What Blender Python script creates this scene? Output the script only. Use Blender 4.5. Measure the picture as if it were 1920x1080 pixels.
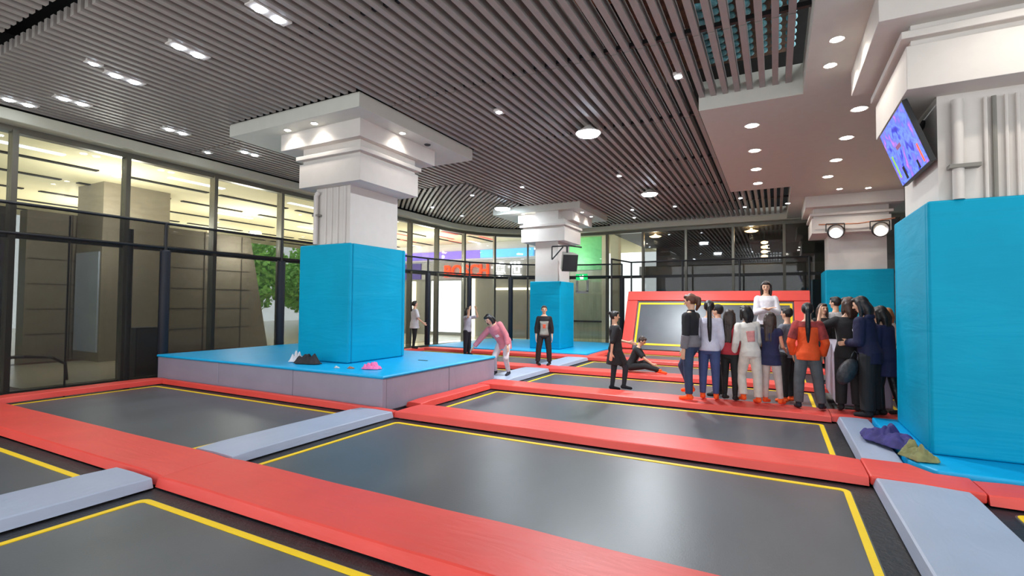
import bpy, bmesh, math, random
from mathutils import Vector, Matrix, noise
for o in list(bpy.data.objects): bpy.data.objects.remove(o)
SC = bpy.context.scene
COL = SC.collection
PI = math.pi
rnd = random.Random(7)

# ------------------------------------------------------------------ camera
F_PX, YAW, PITCH, ROLL, EYE = 936.0, 0.48544443, 0.03203056, 0.00713993, 1.62
cam_d = bpy.data.cameras.new('camera'); cam = bpy.data.objects.new('camera', cam_d); COL.objects.link(cam)
cam_d.sensor_width = 36; cam_d.lens = F_PX / 1920 * 36; cam_d.clip_start = .05; cam_d.clip_end = 300
fw = Vector((-math.sin(YAW) * math.cos(PITCH), math.cos(YAW) * math.cos(PITCH), math.sin(PITCH)))
rt = Vector((math.cos(YAW), math.sin(YAW), 0)); upv = rt.cross(fw)
r2 = rt * math.cos(ROLL) + upv * math.sin(ROLL); u2 = -rt * math.sin(ROLL) + upv * math.cos(ROLL)
mw = Matrix((r2, u2, -fw)).transposed().to_4x4(); mw.translation = (0, 0, EYE)
cam.matrix_world = mw
SC.camera = cam

# ------------------------------------------------------------------ world and exposure
W = bpy.data.worlds.new('world'); SC.world = W; W.use_nodes = True
bgn = W.node_tree.nodes['Background']; bgn.inputs[0].default_value = (.93, .97, 1, 1); bgn.inputs[1].default_value = 1.2
SC.view_settings.view_transform = 'Standard'; SC.view_settings.look = 'None'
SC.view_settings.gamma = 1; SC.view_settings.use_curve_mapping = False
SC.view_settings.exposure = 1.0
SC.cycles.max_bounces = 7; SC.cycles.diffuse_bounces = 4; SC.cycles.glossy_bounces = 3
SC.cycles.transparent_max_bounces = 16; SC.cycles.sample_clamp_indirect = 4
SC.cycles.caustics_reflective = False; SC.cycles.caustics_refractive = False

def lamp(name, kind, loc, power, color=(1, 1, 1), size=.5, rot=(0, 0, 0), spot=None, parent=None, sizey=None):
    d = bpy.data.lights.new(name, kind); d.energy = power; d.color = color
    if kind == 'AREA':
        d.size = size
        if sizey: d.shape = 'RECTANGLE'; d.size_y = sizey
    elif kind in ('POINT', 'SPOT'): d.shadow_soft_size = size
    if spot: d.spot_size = spot; d.spot_blend = .6
    o = bpy.data.objects.new(name, d); COL.objects.link(o); o.location = loc; o.rotation_euler = rot
    if parent: o.parent = parent
    return o

# ------------------------------------------------------------------ materials
def lin(c):
    return tuple(((v / 255) / 12.92 if v / 255 <= .04045 else ((v / 255 + .055) / 1.055) ** 2.4) for v in c)
def mat(name, col, rough=.6, metal=0, vary=.08, scale=6, stretch=(1, 1, 1), bump=0, bscale=20, bstretch=None, spec=.5, emit=None, estr=0, sheen=0, coat=0):
    m = bpy.data.materials.new(name); m.use_nodes = True; nt = m.node_tree; N = nt.nodes; L = nt.links
    b = N['Principled BSDF']; b.inputs['Roughness'].default_value = rough; b.inputs['Metallic'].default_value = metal
    b.inputs['Specular IOR Level'].default_value = spec
    if coat: b.inputs['Coat Weight'].default_value = coat; b.inputs['Coat Roughness'].default_value = .25
    tc = N.new('ShaderNodeTexCoord'); mp = N.new('ShaderNodeMapping'); mp.inputs['Scale'].default_value = stretch
    L.new(tc.outputs['Object'], mp.inputs[0])
    c = lin(col); nz = N.new('ShaderNodeTexNoise'); nz.inputs['Scale'].default_value = scale; nz.inputs['Detail'].default_value = 3
    L.new(mp.outputs[0], nz.inputs['Vector'])
    rp = N.new('ShaderNodeValToRGB')
    rp.color_ramp.elements[0].position = .3; rp.color_ramp.elements[1].position = .7
    rp.color_ramp.elements[0].color = (*[v * (1 - vary) for v in c], 1); rp.color_ramp.elements[1].color = (*[min(1, v * (1 + vary)) for v in c], 1)
    L.new(nz.outputs['Fac'], rp.inputs[0]); L.new(rp.outputs[0], b.inputs['Base Color'])
    if bump:
        mp2 = N.new('ShaderNodeMapping'); mp2.inputs['Scale'].default_value = bstretch or stretch; L.new(tc.outputs['Object'], mp2.inputs[0])
        n2 = N.new('ShaderNodeTexNoise'); n2.inputs['Scale'].default_value = bscale; n2.inputs['Detail'].default_value = 4
        n2.inputs['Distortion'].default_value = .6
        L.new(mp2.outputs[0], n2.inputs['Vector'])
        bp = N.new('ShaderNodeBump'); bp.inputs['Strength'].default_value = bump; bp.inputs['Distance'].default_value = .03
        L.new(n2.outputs['Fac'], bp.inputs['Height']); L.new(bp.outputs[0], b.inputs['Normal'])
    if emit: b.inputs['Emission Color'].default_value = (*lin(emit), 1); b.inputs['Emission Strength'].default_value = estr
    return m
M = {}
M['red'] = mat('red_vinyl', (232, 76, 66), .45, vary=.05, scale=2, bump=.25, bscale=2.2, bstretch=(.6, 3, 3))
M['grey_pad'] = mat('grey_vinyl', (168, 178, 200), .42, vary=.04, scale=2, bump=.25, bscale=3, bstretch=(3, .8, 3))
M['side'] = mat('grey_side_vinyl', (150, 143, 160), .5, vary=.05, scale=2, bump=.3, bscale=2, bstretch=(2, 2, .7))
M['cyan'] = mat('cyan_vinyl', (0, 172, 230), .4, vary=.04, scale=3, bump=.1, bscale=4)
M['teal'] = mat('teal_vinyl', (0, 156, 192), .5, vary=.05, scale=1.5, bump=.7, bscale=1.0, bstretch=(.6, .6, 3.2), spec=.15)
M['teal2'] = mat('teal_vinyl_side', (0, 150, 196), .5, vary=.06, scale=1.5, bump=.35, bscale=1.6, bstretch=(.8, .8, 4))
M['mat'] = mat('black_mesh_bed', (84, 88, 94), .36, vary=.14, scale=1.1, bump=.05, bscale=90, spec=.6, stretch=(1.2, .5, 1))
M['yellow'] = mat('yellow_webbing', (255, 214, 0), .5, vary=.03, bump=.1, bscale=60)
M['spring'] = mat('spring_cover', (27, 29, 35), .5, vary=.35, scale=9, bump=.3, bscale=30)
M['white'] = mat('white_paint', (212, 206, 200), .6, vary=.02, bump=.03, bscale=30)
M['soffit'] = mat('soffit_paint', (208, 208, 198), .55, vary=.02, bump=.02, bscale=30)
M['cream'] = mat('cream_paint', (208, 204, 184), .6, vary=.02)
M['slat'] = mat('grey_slat', (160, 153, 147), .5, vary=.04)
M['void'] = mat('ceiling_void', (26, 25, 27), .9, vary=.3, scale=2)
M['black'] = mat('black_steel', (22, 22, 26), .45, vary=.2)
M['pad_black'] = mat('black_foam', (22, 26, 38), .6, vary=.1)
M['mullion'] = mat('brushed_mullion', (120, 116, 104), .35, metal=.5, vary=.05)
M['floor'] = mat('concrete', (88, 86, 84), .7, vary=.15)
M['stone'] = mat('stone_cladding', (150, 140, 124), .6, vary=.08, scale=3, stretch=(1, 1, 3))
M['mallfloor'] = mat('mall_floor', (196, 190, 172), .25, vary=.06)
M['maroon'] = mat('maroon_stone', (92, 48, 42), .4, vary=.2)
M['mallceil'] = mat('mall_ceiling', (232, 222, 186), .8, vary=.02)
M['dark'] = mat('dark_interior', (46, 44, 44), .6, vary=.3, scale=1.5)
M['grey'] = mat('mid_grey', (128, 126, 118), .5, vary=.05)
M['steel'] = mat('shiny_steel', (200, 214, 236), .3, metal=.2, vary=.1, scale=1)
M['glow'] = mat('lamp_glow', (255, 255, 255), emit=(255, 250, 240), estr=14)
M['glowcool'] = mat('cool_lamp_glow', (255, 255, 255), emit=(225, 240, 255), estr=16)
M['glowwarm'] = mat('warm_lamp_glow', (255, 230, 180), emit=(255, 205, 140), estr=7)
M['green_sign'] = mat('green_sign', (20, 170, 90), emit=(20, 190, 100), estr=1.0)
M['green_wall'] = mat('green_wall', (110, 200, 140), .5, vary=.08)
M['leaf'] = mat('tree_leaf', (150, 205, 100), .6, vary=.5, scale=3)
M['bark'] = mat('bark', (90, 75, 60), .8, vary=.3)
M['duct'] = mat('duct_wrap', (120, 88, 72), .6, vary=.5, scale=7, bump=.6, bscale=9)
M['duct_cyan'] = mat('cyan_duct', (40, 150, 190), .5, vary=.5, scale=9)
M['copper'] = mat('copper_pipe', (170, 110, 80), .5, vary=.3)
M['white_glow'] = mat('lit_white_panel', (240, 245, 255), emit=(225, 238, 255), estr=1.1)
M['strip_glow'] = mat('cream_strip_light', (255, 245, 220), emit=(255, 240, 205), estr=2.2)
M['red_glow'] = mat('red_letters', (255, 60, 20), emit=(255, 62, 18), estr=1.5)
M['band_p'] = mat('purple_band', (120, 100, 210), emit=(110, 92, 205), estr=.55)
M['band_b'] = mat('blue_band', (90, 170, 240), emit=(90, 170, 240), estr=.6)

def glass_mat(name, tint, refl, alpha=0):
    m = bpy.data.materials.new(name); m.use_nodes = True; nt = m.node_tree; N = nt.nodes; L = nt.links; N.clear()
    out = N.new('ShaderNodeOutputMaterial'); tr = N.new('ShaderNodeBsdfTransparent'); tr.inputs[0].default_value = (*tint, 1)
    gl = N.new('ShaderNodeBsdfGlossy'); gl.inputs['Roughness'].default_value = .02; gl.inputs[0].default_value = (1, 1, 1, 1)
    fr = N.new('ShaderNodeLayerWeight'); fr.inputs[0].default_value = .5
    pw = N.new('ShaderNodeMath'); pw.operation = 'POWER'; pw.inputs[1].default_value = 4; L.new(fr.outputs['Facing'], pw.inputs[0])
    ml = N.new('ShaderNodeMath'); ml.operation = 'MULTIPLY_ADD'; ml.inputs[1].default_value = .7; ml.inputs[2].default_value = .04 * refl; L.new(pw.outputs[0], ml.inputs[0])
    mx = N.new('ShaderNodeMixShader'); L.new(ml.outputs[0], mx.inputs[0]); L.new(tr.outputs[0], mx.inputs[1]); L.new(gl.outputs[0], mx.inputs[2])
    L.new(mx.outputs[0], out.inputs[0]); return m
M['glass'] = glass_mat('clear_glass', (.93, .96, .94), 1.2)
M['glass_dark'] = glass_mat('dark_glass', (.55, .57, .56), 2.0)
def net_mat(name, op):
    m = bpy.data.materials.new(name); m.use_nodes = True; nt = m.node_tree; N = nt.nodes; L = nt.links; N.clear()
    out = N.new('ShaderNodeOutputMaterial'); tr = N.new('ShaderNodeBsdfTransparent')
    df = N.new('ShaderNodeBsdfDiffuse'); df.inputs[0].default_value = (.035, .033, .032, 1)
    mx = N.new('ShaderNodeMixShader'); mx.inputs[0].default_value = op
    L.new(tr.outputs[0], mx.inputs[1]); L.new(df.outputs[0], mx.inputs[2]); L.new(mx.outputs[0], out.inputs[0]); return m
M['net'] = net_mat('black_net', .5)
M['net_thin'] = net_mat('thin_black_net', .22)

# ------------------------------------------------------------------ mesh helpers
class MB:
    def __init__(s): s.v = []; s.f = []
    def add(s, vs, fs):
        n = len(s.v); s.v += [tuple(v) for v in vs]; s.f += [tuple(i + n for i in f) for f in fs]; return s
    def box(s, x0, x1, y0, y1, z0, z1):
        vs = [(x, y, z) for x in (x0, x1) for y in (y0, y1) for z in (z0, z1)]
        return s.add(vs, [(0, 1, 3, 2), (4, 6, 7, 5), (0, 4, 5, 1), (2, 3, 7, 6), (0, 2, 6, 4), (1, 5, 7, 3)])
    def prism(s, pts, z0, z1, axis='z'):
        n = len(pts); 
        def P(a, b, c): return (a, b, c) if axis == 'z' else ((c, a, b) if axis == 'x' else (a, c, b))
        vs = [P(x, y, z0) for x, y in pts] + [P(x, y, z1) for x, y in pts]
        fs = [tuple(range(n))[::-1], tuple(range(n, 2 * n))] + [(i, (i + 1) % n, n + (i + 1) % n, n + i) for i in range(n)]
        return s.add(vs, fs)
    def tube(s, a, b, ra, rb=None, n=12, caps=True):
        a = Vector(a); b = Vector(b); rb = ra if rb is None else rb; d = (b - a)
        if d.length < 1e-6: return s
        q = d.normalized().to_track_quat('Z', 'Y')
        vs = []
        for c, r in ((a, ra), (b, rb)):
            for i in range(n): t = 2 * PI * i / n; vs.append(c + q @ Vector((r * math.cos(t), r * math.sin(t), 0)))
        fs = [(i, (i + 1) % n, n + (i + 1) % n, n + i) for i in range(n)]
        if caps: fs += [tuple(range(n))[::-1], tuple(range(n, 2 * n))]
        return s.add(vs, fs)
    def path(s, pts, r, n=8):
        for a, b in zip(pts, pts[1:]): s.tube(a, b, r, n=n)
        return s
    def capsule(s, a, b, ra, rb=None, n=14, capa=True, capb=True):
        a = Vector(a); b = Vector(b); rb = ra if rb is None else rb; d = b - a
        q = (d.normalized() if d.length > 1e-6 else Vector((0, 0, 1))).to_track_quat('Z', 'Y')
        rings = []
        if capa:
            for k in range(1, 4): t = -PI / 2 + k * PI / 8; rings.append((a, ra * math.cos(t), ra * math.sin(t)))
        rings.append((a, ra, 0)); rings.append((b, rb, 0))
        if capb:
            for k in range(1, 4): t = k * PI / 8; rings.append((b, rb * math.cos(t), rb * math.sin(t)))
        vs = []
        for c, r, h in rings:
            for i in range(n): t = 2 * PI * i / n; vs.append(c + q @ Vector((r * math.cos(t), r * math.sin(t), h)))
        m = len(rings); fs = [(k * n + i, k * n + (i + 1) % n, (k + 1) * n + (i + 1) % n, (k + 1) * n + i) for k in range(m - 1) for i in range(n)]
        fs += [tuple(range(n))[::-1], tuple(range((m - 1) * n, m * n))]
        return s.add(vs, fs)
    def ellipsoid(s, c, r, n=16, rot=None):
        c = Vector(c); m = n // 2; vs = []
        for k in range(1, m):
            p = PI * k / m - PI / 2
            for i in range(n):
                t = 2 * PI * i / n; v = Vector((r[0] * math.cos(p) * math.cos(t), r[1] * math.cos(p) * math.sin(t), r[2] * math.sin(p)))
                vs.append(c + (rot @ v if rot else v))
        b = Vector((0, 0, -r[2])); t_ = Vector((0, 0, r[2]))
        vs.append(c + (rot @ b if rot else b)); vs.append(c + (rot @ t_ if rot else t_))
        fs = [(k * n + i, k * n + (i + 1) % n, (k + 1) * n + (i + 1) % n, (k + 1) * n + i) for k in range(m - 2) for i in range(n)]
        B = (m - 1) * n; fs += [(B, (i + 1) % n, i) for i in range(n)] + [(B + 1, (m - 2) * n + i, (m - 2) * n + (i + 1) % n) for i in range(n)]
        return s.add(vs, fs)
    def loft(s, rings, close=True):
        n = len(rings[0]); vs = [v for r in rings for v in r]; m = len(rings)
        fs = [(k * n + i, k * n + (i + 1) % n, (k + 1) * n + (i + 1) % n, (k + 1) * n + i) for k in range(m - 1) for i in range(n)]
        if close: fs += [tuple(range(n))[::-1], tuple(range((m - 1) * n, m * n))]
        return s.add(vs, fs)
    def lathe(s, prof, c=(0, 0, 0), n=20):
        rings = [[(c[0] + r * math.cos(2 * PI * i / n), c[1] + r * math.sin(2 * PI * i / n), c[2] + z) for i in range(n)] for r, z in prof]
        return s.loft(rings)
    def build(s, name, m=None, parent=None, bevel=0, smooth=False, loc=None, seg=2):
        me = bpy.data.meshes.new(name); me.from_pydata(s.v, [], s.f); me.update()
        bm = bmesh.new(); bm.from_mesh(me); bmesh.ops.recalc_face_normals(bm, faces=bm.faces); bm.to_mesh(me); bm.free()
        o = bpy.data.objects.new(name, me); COL.objects.link(o)
        if m: me.materials.append(M[m] if isinstance(m, str) else m)
        if parent: o.parent = parent
        if loc: o.location = loc
        if smooth:
            for p in me.polygons: p.use_smooth = True
        if bevel:
            b = o.modifiers.new('bevel', 'BEVEL'); b.width = bevel; b.segments = seg; b.limit_method = 'ANGLE'; b.angle_limit = .6
            for p in me.polygons: p.use_smooth = True
            wn = o.modifiers.new('wn', 'WEIGHTED_NORMAL'); wn.keep_sharp = False
        return o
def empty(name, loc=(0, 0, 0), rz=0):
    o = bpy.data.objects.new(name, None); COL.objects.link(o); o.location = loc; o.rotation_euler = (0, 0, rz); o.empty_display_size = .1
    return o
def tag(o, label, cat, group=None, kind=None):
    o['label'] = label; o['category'] = cat
    if group: o['group'] = group
    if kind: o['kind'] = kind
    return o
def struct(o, label=None):
    o['kind'] = 'structure'
    if label: o['label'] = label
    return o
def box(name, x0, x1, y0, y1, z0, z1, m, parent=None, bevel=0):
    return MB().box(x0, x1, y0, y1, z0, z1).build(name, m, parent, bevel)

# ================================================================== THE SHELL
FZ = -.30
struct(box('floor', -13.1, 6.5, -3, 22.6, FZ - .2, FZ, 'floor'), 'dark concrete floor under the trampolines')
# -- perimeter line of the glazing: straight, quarter arc, straight
ARC_C, ARC_R = (-8.4, 17.8), 4.6
def wall_pt(s, off=0):          # s: metres along the line from (-13,-3); off: inward
    L1 = 20.8; La = ARC_R * PI / 2
    if s < L1: return Vector((-13 + off, -3 + s, 0))
    if s < L1 + La:
        a = PI - (s - L1) / ARC_R; r = ARC_R - off; return Vector((ARC_C[0] + r * math.cos(a), ARC_C[1] + r * math.sin(a), 0))
    return Vector((ARC_C[0] + (s - L1 - La), 22.4 - off, 0))
STOT = 20.8 + ARC_R * PI / 2 + 14.5
def sweep(name, s0, s1, o0, o1, z0, z1, m, parent=None, step=.35, bevel=0):
    n = max(1, int((s1 - s0) / step)); rings = []
    for k in range(n + 1):
        s_ = s0 + (s1 - s0) * k / n; a = wall_pt(s_, o0); b = wall_pt(s_, o1)
        rings.append([(a.x, a.y, z0), (b.x, b.y, z0), (b.x, b.y, z1), (a.x, a.y, z1)])
    return MB().loft(rings).build(name, m, parent, bevel)
struct(sweep('trim_1', 0, STOT, 0, .42, 4.98, 5.2, 'cream', bevel=.02), 'cream fascia band above the curved glazing')
struct(sweep('trim_2', 0, STOT, -.12, .06, 4.86, 4.98, 'mullion'), 'grey head rail of the glazing')
# mullion stations along the line
st = [3 + y for y in (-2, 0, 1.9, 3.95, 5.85, 7.85, 9.85, 12, 14, 15.8, 17.6)]
La = ARC_R * PI / 2
st += [20.8 + ARC_R * a for a in (.34, .70, 1.06, 1.42)]
st += [20.8 + La + (x + 8.4) for x in (-6.85, -5.2, -3.37, -1.52, .33, 2.2, 4.05, 6.0)]
for i in range(len(st) - 1):
    s0, s1 = st[i], st[i + 1]
    back = s0 > 20.8 + La + 1.7
    w = struct(empty('window_%d' % (i + 1), wall_pt(s0)), 'floor to ceiling glass bay of the %s glazing' % ('rear' if back else ('left' if s0 < 20 else 'curved')))
    p = wall_pt(s0); d = (wall_pt(s0 + .02) - p).normalized(); ang = math.atan2(d.y, d.x)
    mb = MB().box(-.045, .045, -.11, .11, FZ, 4.9); o = mb.build('mullion', 'mullion', w); o.rotation_euler = (0, 0, ang)
    g = sweep('glass', s0 + .05, s1 - .05, -.01, .01, FZ, 4.87, 'glass_dark' if back else 'glass', step=.9); g.parent = w; g.matrix_parent_inverse = Matrix.Translation(-wall_pt(s0))
    t = sweep('transom', s0 + .05, s1 - .05, -.05, .05, 2.82, 2.94, 'black'); t.parent = w; t.matrix_parent_inverse = Matrix.Translation(-wall_pt(s0))
    t = sweep('sill', s0 + .05, s1 - .05, -.06, .06, FZ, -.12, 'mullion'); t.parent = w; t.matrix_parent_inverse = Matrix.Translation(-wall_pt(s0))

# -- ceiling: slats, void slab, soffits
ZS = 5.22
def inside(x, y, m=.45):
    if x < -13 + m or y > 22.4 - m: return False
    if x < ARC_C[0] and y > ARC_C[1]: return (x - ARC_C[0]) ** 2 + (y - ARC_C[1]) ** 2 < (ARC_R - m) ** 2
    return True
def in_soffit(x, y):
    if x > .42: return True
    if -1.15 < x and 9.1 < y < 16.1: return True
    if -9.86 < x < -6.28 and 6.24 < y < 9.86: return True
    if -9.5 < x < -6.0 and y > 16.5 and y < 19.6: return True
    if x > -6.6 and y > 22.0: return True
    return False
sl = MB(); SW, SH = .084, .16
joints = [-2.5, -.3, 2.75, 6.95, 9.95, 13.0, 16.0, 19.0, 22.2]
x = -12.5; k = 0
while x < .40:
    for j0, j1 in zip(joints, joints[1:]):
        g0 = .12 if j0 == 2.75 else .015; g1 = .12 if j1 == 2.75 else .015
        y = j0 + g0; run = None; e = j1 - g1
        ys = [y + (e - y) * q / 30 for q in range(31)]
        for y in ys + [None]:
            ok = y is not None and inside(x, y) and not in_soffit(x, y) and not (x < -8.15 and y > 12.4)
            if ok and run is None: run = y
            if ok: last = y
            if (not ok) and run is not None:
                if last - run > .1: sl.box(x - SW / 2, x + SW / 2, run - (.05 if run > j0 + g0 + .01 else 0), last + (.05 if last < e - .01 else 0), ZS, ZS + SH)
                run = None
    x += .187; k += 1
# curved slats in the rear left corner: a family of shallow arcs
for q in range(-40, 46):
    off = q * .16
    pts = []
    for t in range(0, 60):
        a = t * .16                                   # along
        px = -8.2 - a * .72 + .004 * a * a + off * .70
        py = 12.4 + a * .69 + .005 * a * a + off * .72
        ok = px < -8.15 and py > 12.4 and inside(px, py) and not in_soffit(px, py)
        if ok: pts.append((px, py))
        if (not ok or t == 59) and len(pts) > 2:
            rings = []
            for i, (ax, ay) in enumerate(pts):
                bx, by = pts[min(i + 1, len(pts) - 1)]; cx, cy = pts[max(i - 1, 0)]
                d = Vector((bx - cx, by - cy, 0)).normalized(); n = Vector((-d.y, d.x, 0)) * SW / 2
                rings.append([(ax - n.x, ay - n.y, ZS), (ax + n.x, ay + n.y, ZS), (ax + n.x, ay + n.y, ZS + SH), (ax - n.x, ay - n.y, ZS + SH)])
            sl.loft(rings); pts = []
        elif not ok: pts = []
ceil = struct(empty('ceiling', (0, 0, ZS)), 'open ceiling of long grey metal slats under a dark void')
o = sl.build('slats', 'slat', ceil); o.location.z = -ZS
o = box('void_slab', -13.1, 1.2, -3, 22.5, 6.75, 6.9, 'void', ceil); o.location.z = -ZS
cr = MB()
for y in [-1.5, 1.2, 4.6, 6.95, 9.97, 13.0, 16.0, 19.0]: cr.box(-12.6, .45, y - .03, y + .03, ZS + .05, ZS + .11)
o = cr.build('carrier_rails', 'black', ceil); o.location.z = -ZS
# rim around the slat field and the white soffits
so = MB().box(.42, 6.5, -3, 22.4, 5.0, 5.5)
so.box(-1.15, .42, 9.1, 16.1, 5.0, 5.5)
so.box(-6.6, .42, 22.0, 22.4, 5.0, 5.5)
o = so.build('soffit', 'soffit', ceil); o.location.z = -ZS
# upper walls closing the void
for nm, a in (('wall_left', (-13.1, -13.0, -3, 17.8)), ('wall_back', (-8.4, 6.5, 22.4, 22.5))):
    struct(box(nm, *a, 5.2, 6.9, 'void'), 'dark wall above the slatted ceiling')
struct(sweep('wall_corner', 20.8, 20.8 + La, -.05, .02, 5.2, 6.9, 'void'), 'dark curved wall above the slatted ceiling')
struct(box('wall_right', 6.4, 6.5, 5, 22.4, FZ, 5.0, 'grey'), 'plain grey wall beyond the right column')

# ductwork above the slats
d = tag(box('air_duct', -1.95, .3, 6.0, 9.6, 5.95, 6.5, 'duct', bevel=.04), 'brown wrapped air duct above the slats beside the white soffit', 'duct')
tag(MB().tube((-12, 9.0, 6.2), (-1.9, 10.2, 6.2), .17, n=16).build('service_pipe', 'duct', smooth=True), 'long brown lagged pipe above the slats behind the bright ceiling lamp', 'pipe')
tag(MB().tube((-8, 7.3, 6.35), (-1.95, 7.3, 6.35), .12, n=16).build('service_pipe', 'copper', smooth=True), 'thin copper brown pipe above the slats in front of the bright ceiling lamp', 'pipe')
tag(box('ceiling_cassette', -6.0, -5.1, 7.75, 9.1, 5.75, 6.1, 'duct_cyan', bevel=.02), 'cyan blue unit seen through the slats right of the big left column', 'duct')
dd = tag(empty('flexible_duct', (0, 0, 0)), 'row of pale blue corrugated duct pieces over the slats near the soffit', 'duct')
mb = MB()
for i in range(7):
    for j in range(9): mb.lathe([(.03, 0), (.075, .02), (.075, .06), (.03, .08)], (-.95 + i * .2, 7.35 + j * .22, 5.8), 8)
mb.build('corrugation', mat('pale_blue_coil', (120, 190, 205), .4, vary=.4, scale=8), dd, smooth=True)

# ================================================================== COLUMNS
def column(cx0, cx1, cy0, cy1, cap, slab, t1, label, base=.03, dz=0):
    r = struct(empty('column', ((cx0 + cx1) / 2, (cy0 + cy1) / 2, FZ)), label)
    inv = Matrix.Translation((-(cx0 + cx1) / 2, -(cy0 + cy1) / 2, -FZ))
    def p(o): o.parent = r; o.matrix_parent_inverse = inv; return o
    p(box('shaft', cx0, cx1, cy0, cy1, base, 5.1, 'white'))
    p(box('capital', *cap, 3.88 + dz, 4.35 + dz, 'white', bevel=.006))
    p(box('cornice', cap[0] - .05, cap[1] + .05, cap[2] - .05, cap[3] + .05, 4.42 + dz, 4.50 + dz, 'white', bevel=.01)); p(box('neck', cap[0] + .05, cap[1] - .05, cap[2] + .05, cap[3] - .05, 4.35 + dz, 4.66, 'white'))
    p(box('upper_tier', *t1, 4.66, 5.02, 'white', bevel=.01))
    if slab: p(box('slab', *slab, 4.99, 5.25, 'soffit', bevel=.006))
    return r
column(-8.1, -7.18, 6.95, 8.3, (-8.35, -6.72, 6.73, 8.41), (-9.86, -6.28, 6.24, 9.86), (-8.8, -6.65, 6.64, 8.9), 'white column above the teal pad on the left platform', .476)
column(1.6, 3.0, 7.02, 8.6, (1.27, 3.3, 6.65, 8.5), None, (1.0, 3.5, 6.45, 8.6), 'large white column at the right edge with a screen', .03, .07)
column(-7.75, -6.85, 16.5, 17.6, (-8.25, -6.55, 16.35, 18.0), (-9.5, -6.0, 16.4, 19.6), (-8.6, -6.4, 16.75, 18.9), 'white column with a loudspeaker in the rear left corner')
column(1.5, 3.0, 18.6, 20.0, (1.03, 3.04, 18.1, 20.0), None, (.85, 3.3, 17.8, 20.3), 'white column with two spotlights at the rear right')

def column_pad(x0, x1, y0, y1, z0, z1, label, m='teal'):
    t = .09; e = tag(empty('column_pad', ((x0 + x1) / 2, (y0 + y1) / 2, z0)), label, 'column padding')
    inv = Matrix.Translation((-(x0 + x1) / 2, -(y0 + y1) / 2, -z0))
    for a in ((x0, x1, y0, y0 + t), (x0, x1, y1 - t, y1), (x0, x0 + t, y0 + t, y1 - t), (x1 - t, x1, y0 + t, y1 - t)):
        o = box('pad_panel', *a, z0, z1, 'teal', bevel=.03); o.parent = e; o.matrix_parent_inverse = inv
        for l in ():
            pass
    return e
column_pad(-8.48, -7.1, 6.88, 8.5, .479, 2.76, 'tall teal padding around the left column on the cyan platform')
column_pad(1.48, 3.3, 6.93, 8.66, .03, 2.78, 'biggest teal column padding at the right edge of the view')
column_pad(-7.9, -6.72, 16.36, 17.75, .03, 2.44, 'teal padding around the rear column behind the standing boy')
column_pad(1.4, 3.15, 18.45, 20.2, .03, 2.76, 'teal column padding at the back behind the queue')

# ================================================================== TRAMPOLINE COURT
ROWS = {'a': (-.1, 2.62), 'b': (3.33, 5.87), 'c': (6.55, 8.79), 'd': (9.47, 11.7), 'e': (12.4, 14.72), 'f': (15.4, 17.62)}
COLS = {-1: (-11.35, -5.8), 0: (-5.07, .8), 1: (1.54, 6.2)}
ZM = -.1
def trampoline(x0, x1, y0, y1, label):
    e = tag(empty('trampoline', ((x0 + x1) / 2, (y0 + y1) / 2, FZ)), label, 'trampoline', 'black trampolines of the court')
    inv = Matrix.Translation((-(x0 + x1) / 2, -(y0 + y1) / 2, -FZ))
    def p(o): o.parent = e; o.matrix_parent_inverse = inv; return o
    g = .2; gn = .075; c = .075
    def rr(x0, x1, y0, y1, c):
        pts = []
        for cx, cy, a0 in ((x1 - c, y1 - c, 0), (x0 + c, y1 - c, 90), (x0 + c, y0 + c, 180), (x1 - c, y0 + c, 270)):
            for k in range(5): a = math.radians(a0 + k * 22.5); pts.append((cx + c * math.cos(a), cy + c * math.sin(a)))
        return pts
    p(MB().box(x0 - .02, x1 + .02, y0 - .02, y1 + .02, ZM - .03, ZM - .012).build('spring_cover', 'spring'))
    w = .055
    A = rr(x0 + g, x1 - g, y0 + gn, y1 - g, c); B = rr(x0 + g + w, x1 - g - w, y0 + gn + w, y1 - g - w, c - w * .6)
    p(MB().prism(rr(x0 + g - .012, x1 - g + .012, y0 + gn - .012, y1 - g + .012, c), ZM - .012, ZM).build('bed', 'mat'))
    n = len(A); m = MB(); z0, z1 = ZM, ZM + .006
    vs = [(x, y, z0) for x, y in A] + [(x, y, z0) for x, y in B] + [(x, y, z1) for x, y in A] + [(x, y, z1) for x, y in B]
    fs = []
    for i in range(n):
        j = (i + 1) % n
        fs += [(2 * n + i, 2 * n + j, 3 * n + j, 3 * n + i), (i, j, 2 * n + j, 2 * n + i), (n + i, 3 * n + i, 3 * n + j, n + j)]
    p(m.add(vs, fs).build('border_line', 'yellow'))
    m = MB()   # steel frame rails and legs under the springs
    m.box(x0 - .03, x0 + .02, y0, y1, ZM - .1, ZM - .03); m.box(x1 - .02, x1 + .03, y0, y1, ZM - .1, ZM - .03)
    m.box(x0, x1, y0 - .03, y0 + .02, ZM - .1, ZM - .03); m.box(x0, x1, y1 - .02, y1 + .03, ZM - .1, ZM - .03)
    for xx in (x0, x1):
        for yy in (y0, y1): m.box(xx - .02, xx + .02, yy - .02, yy + .02, FZ, ZM - .03)
    p(m.build('frame', 'black'))
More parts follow.
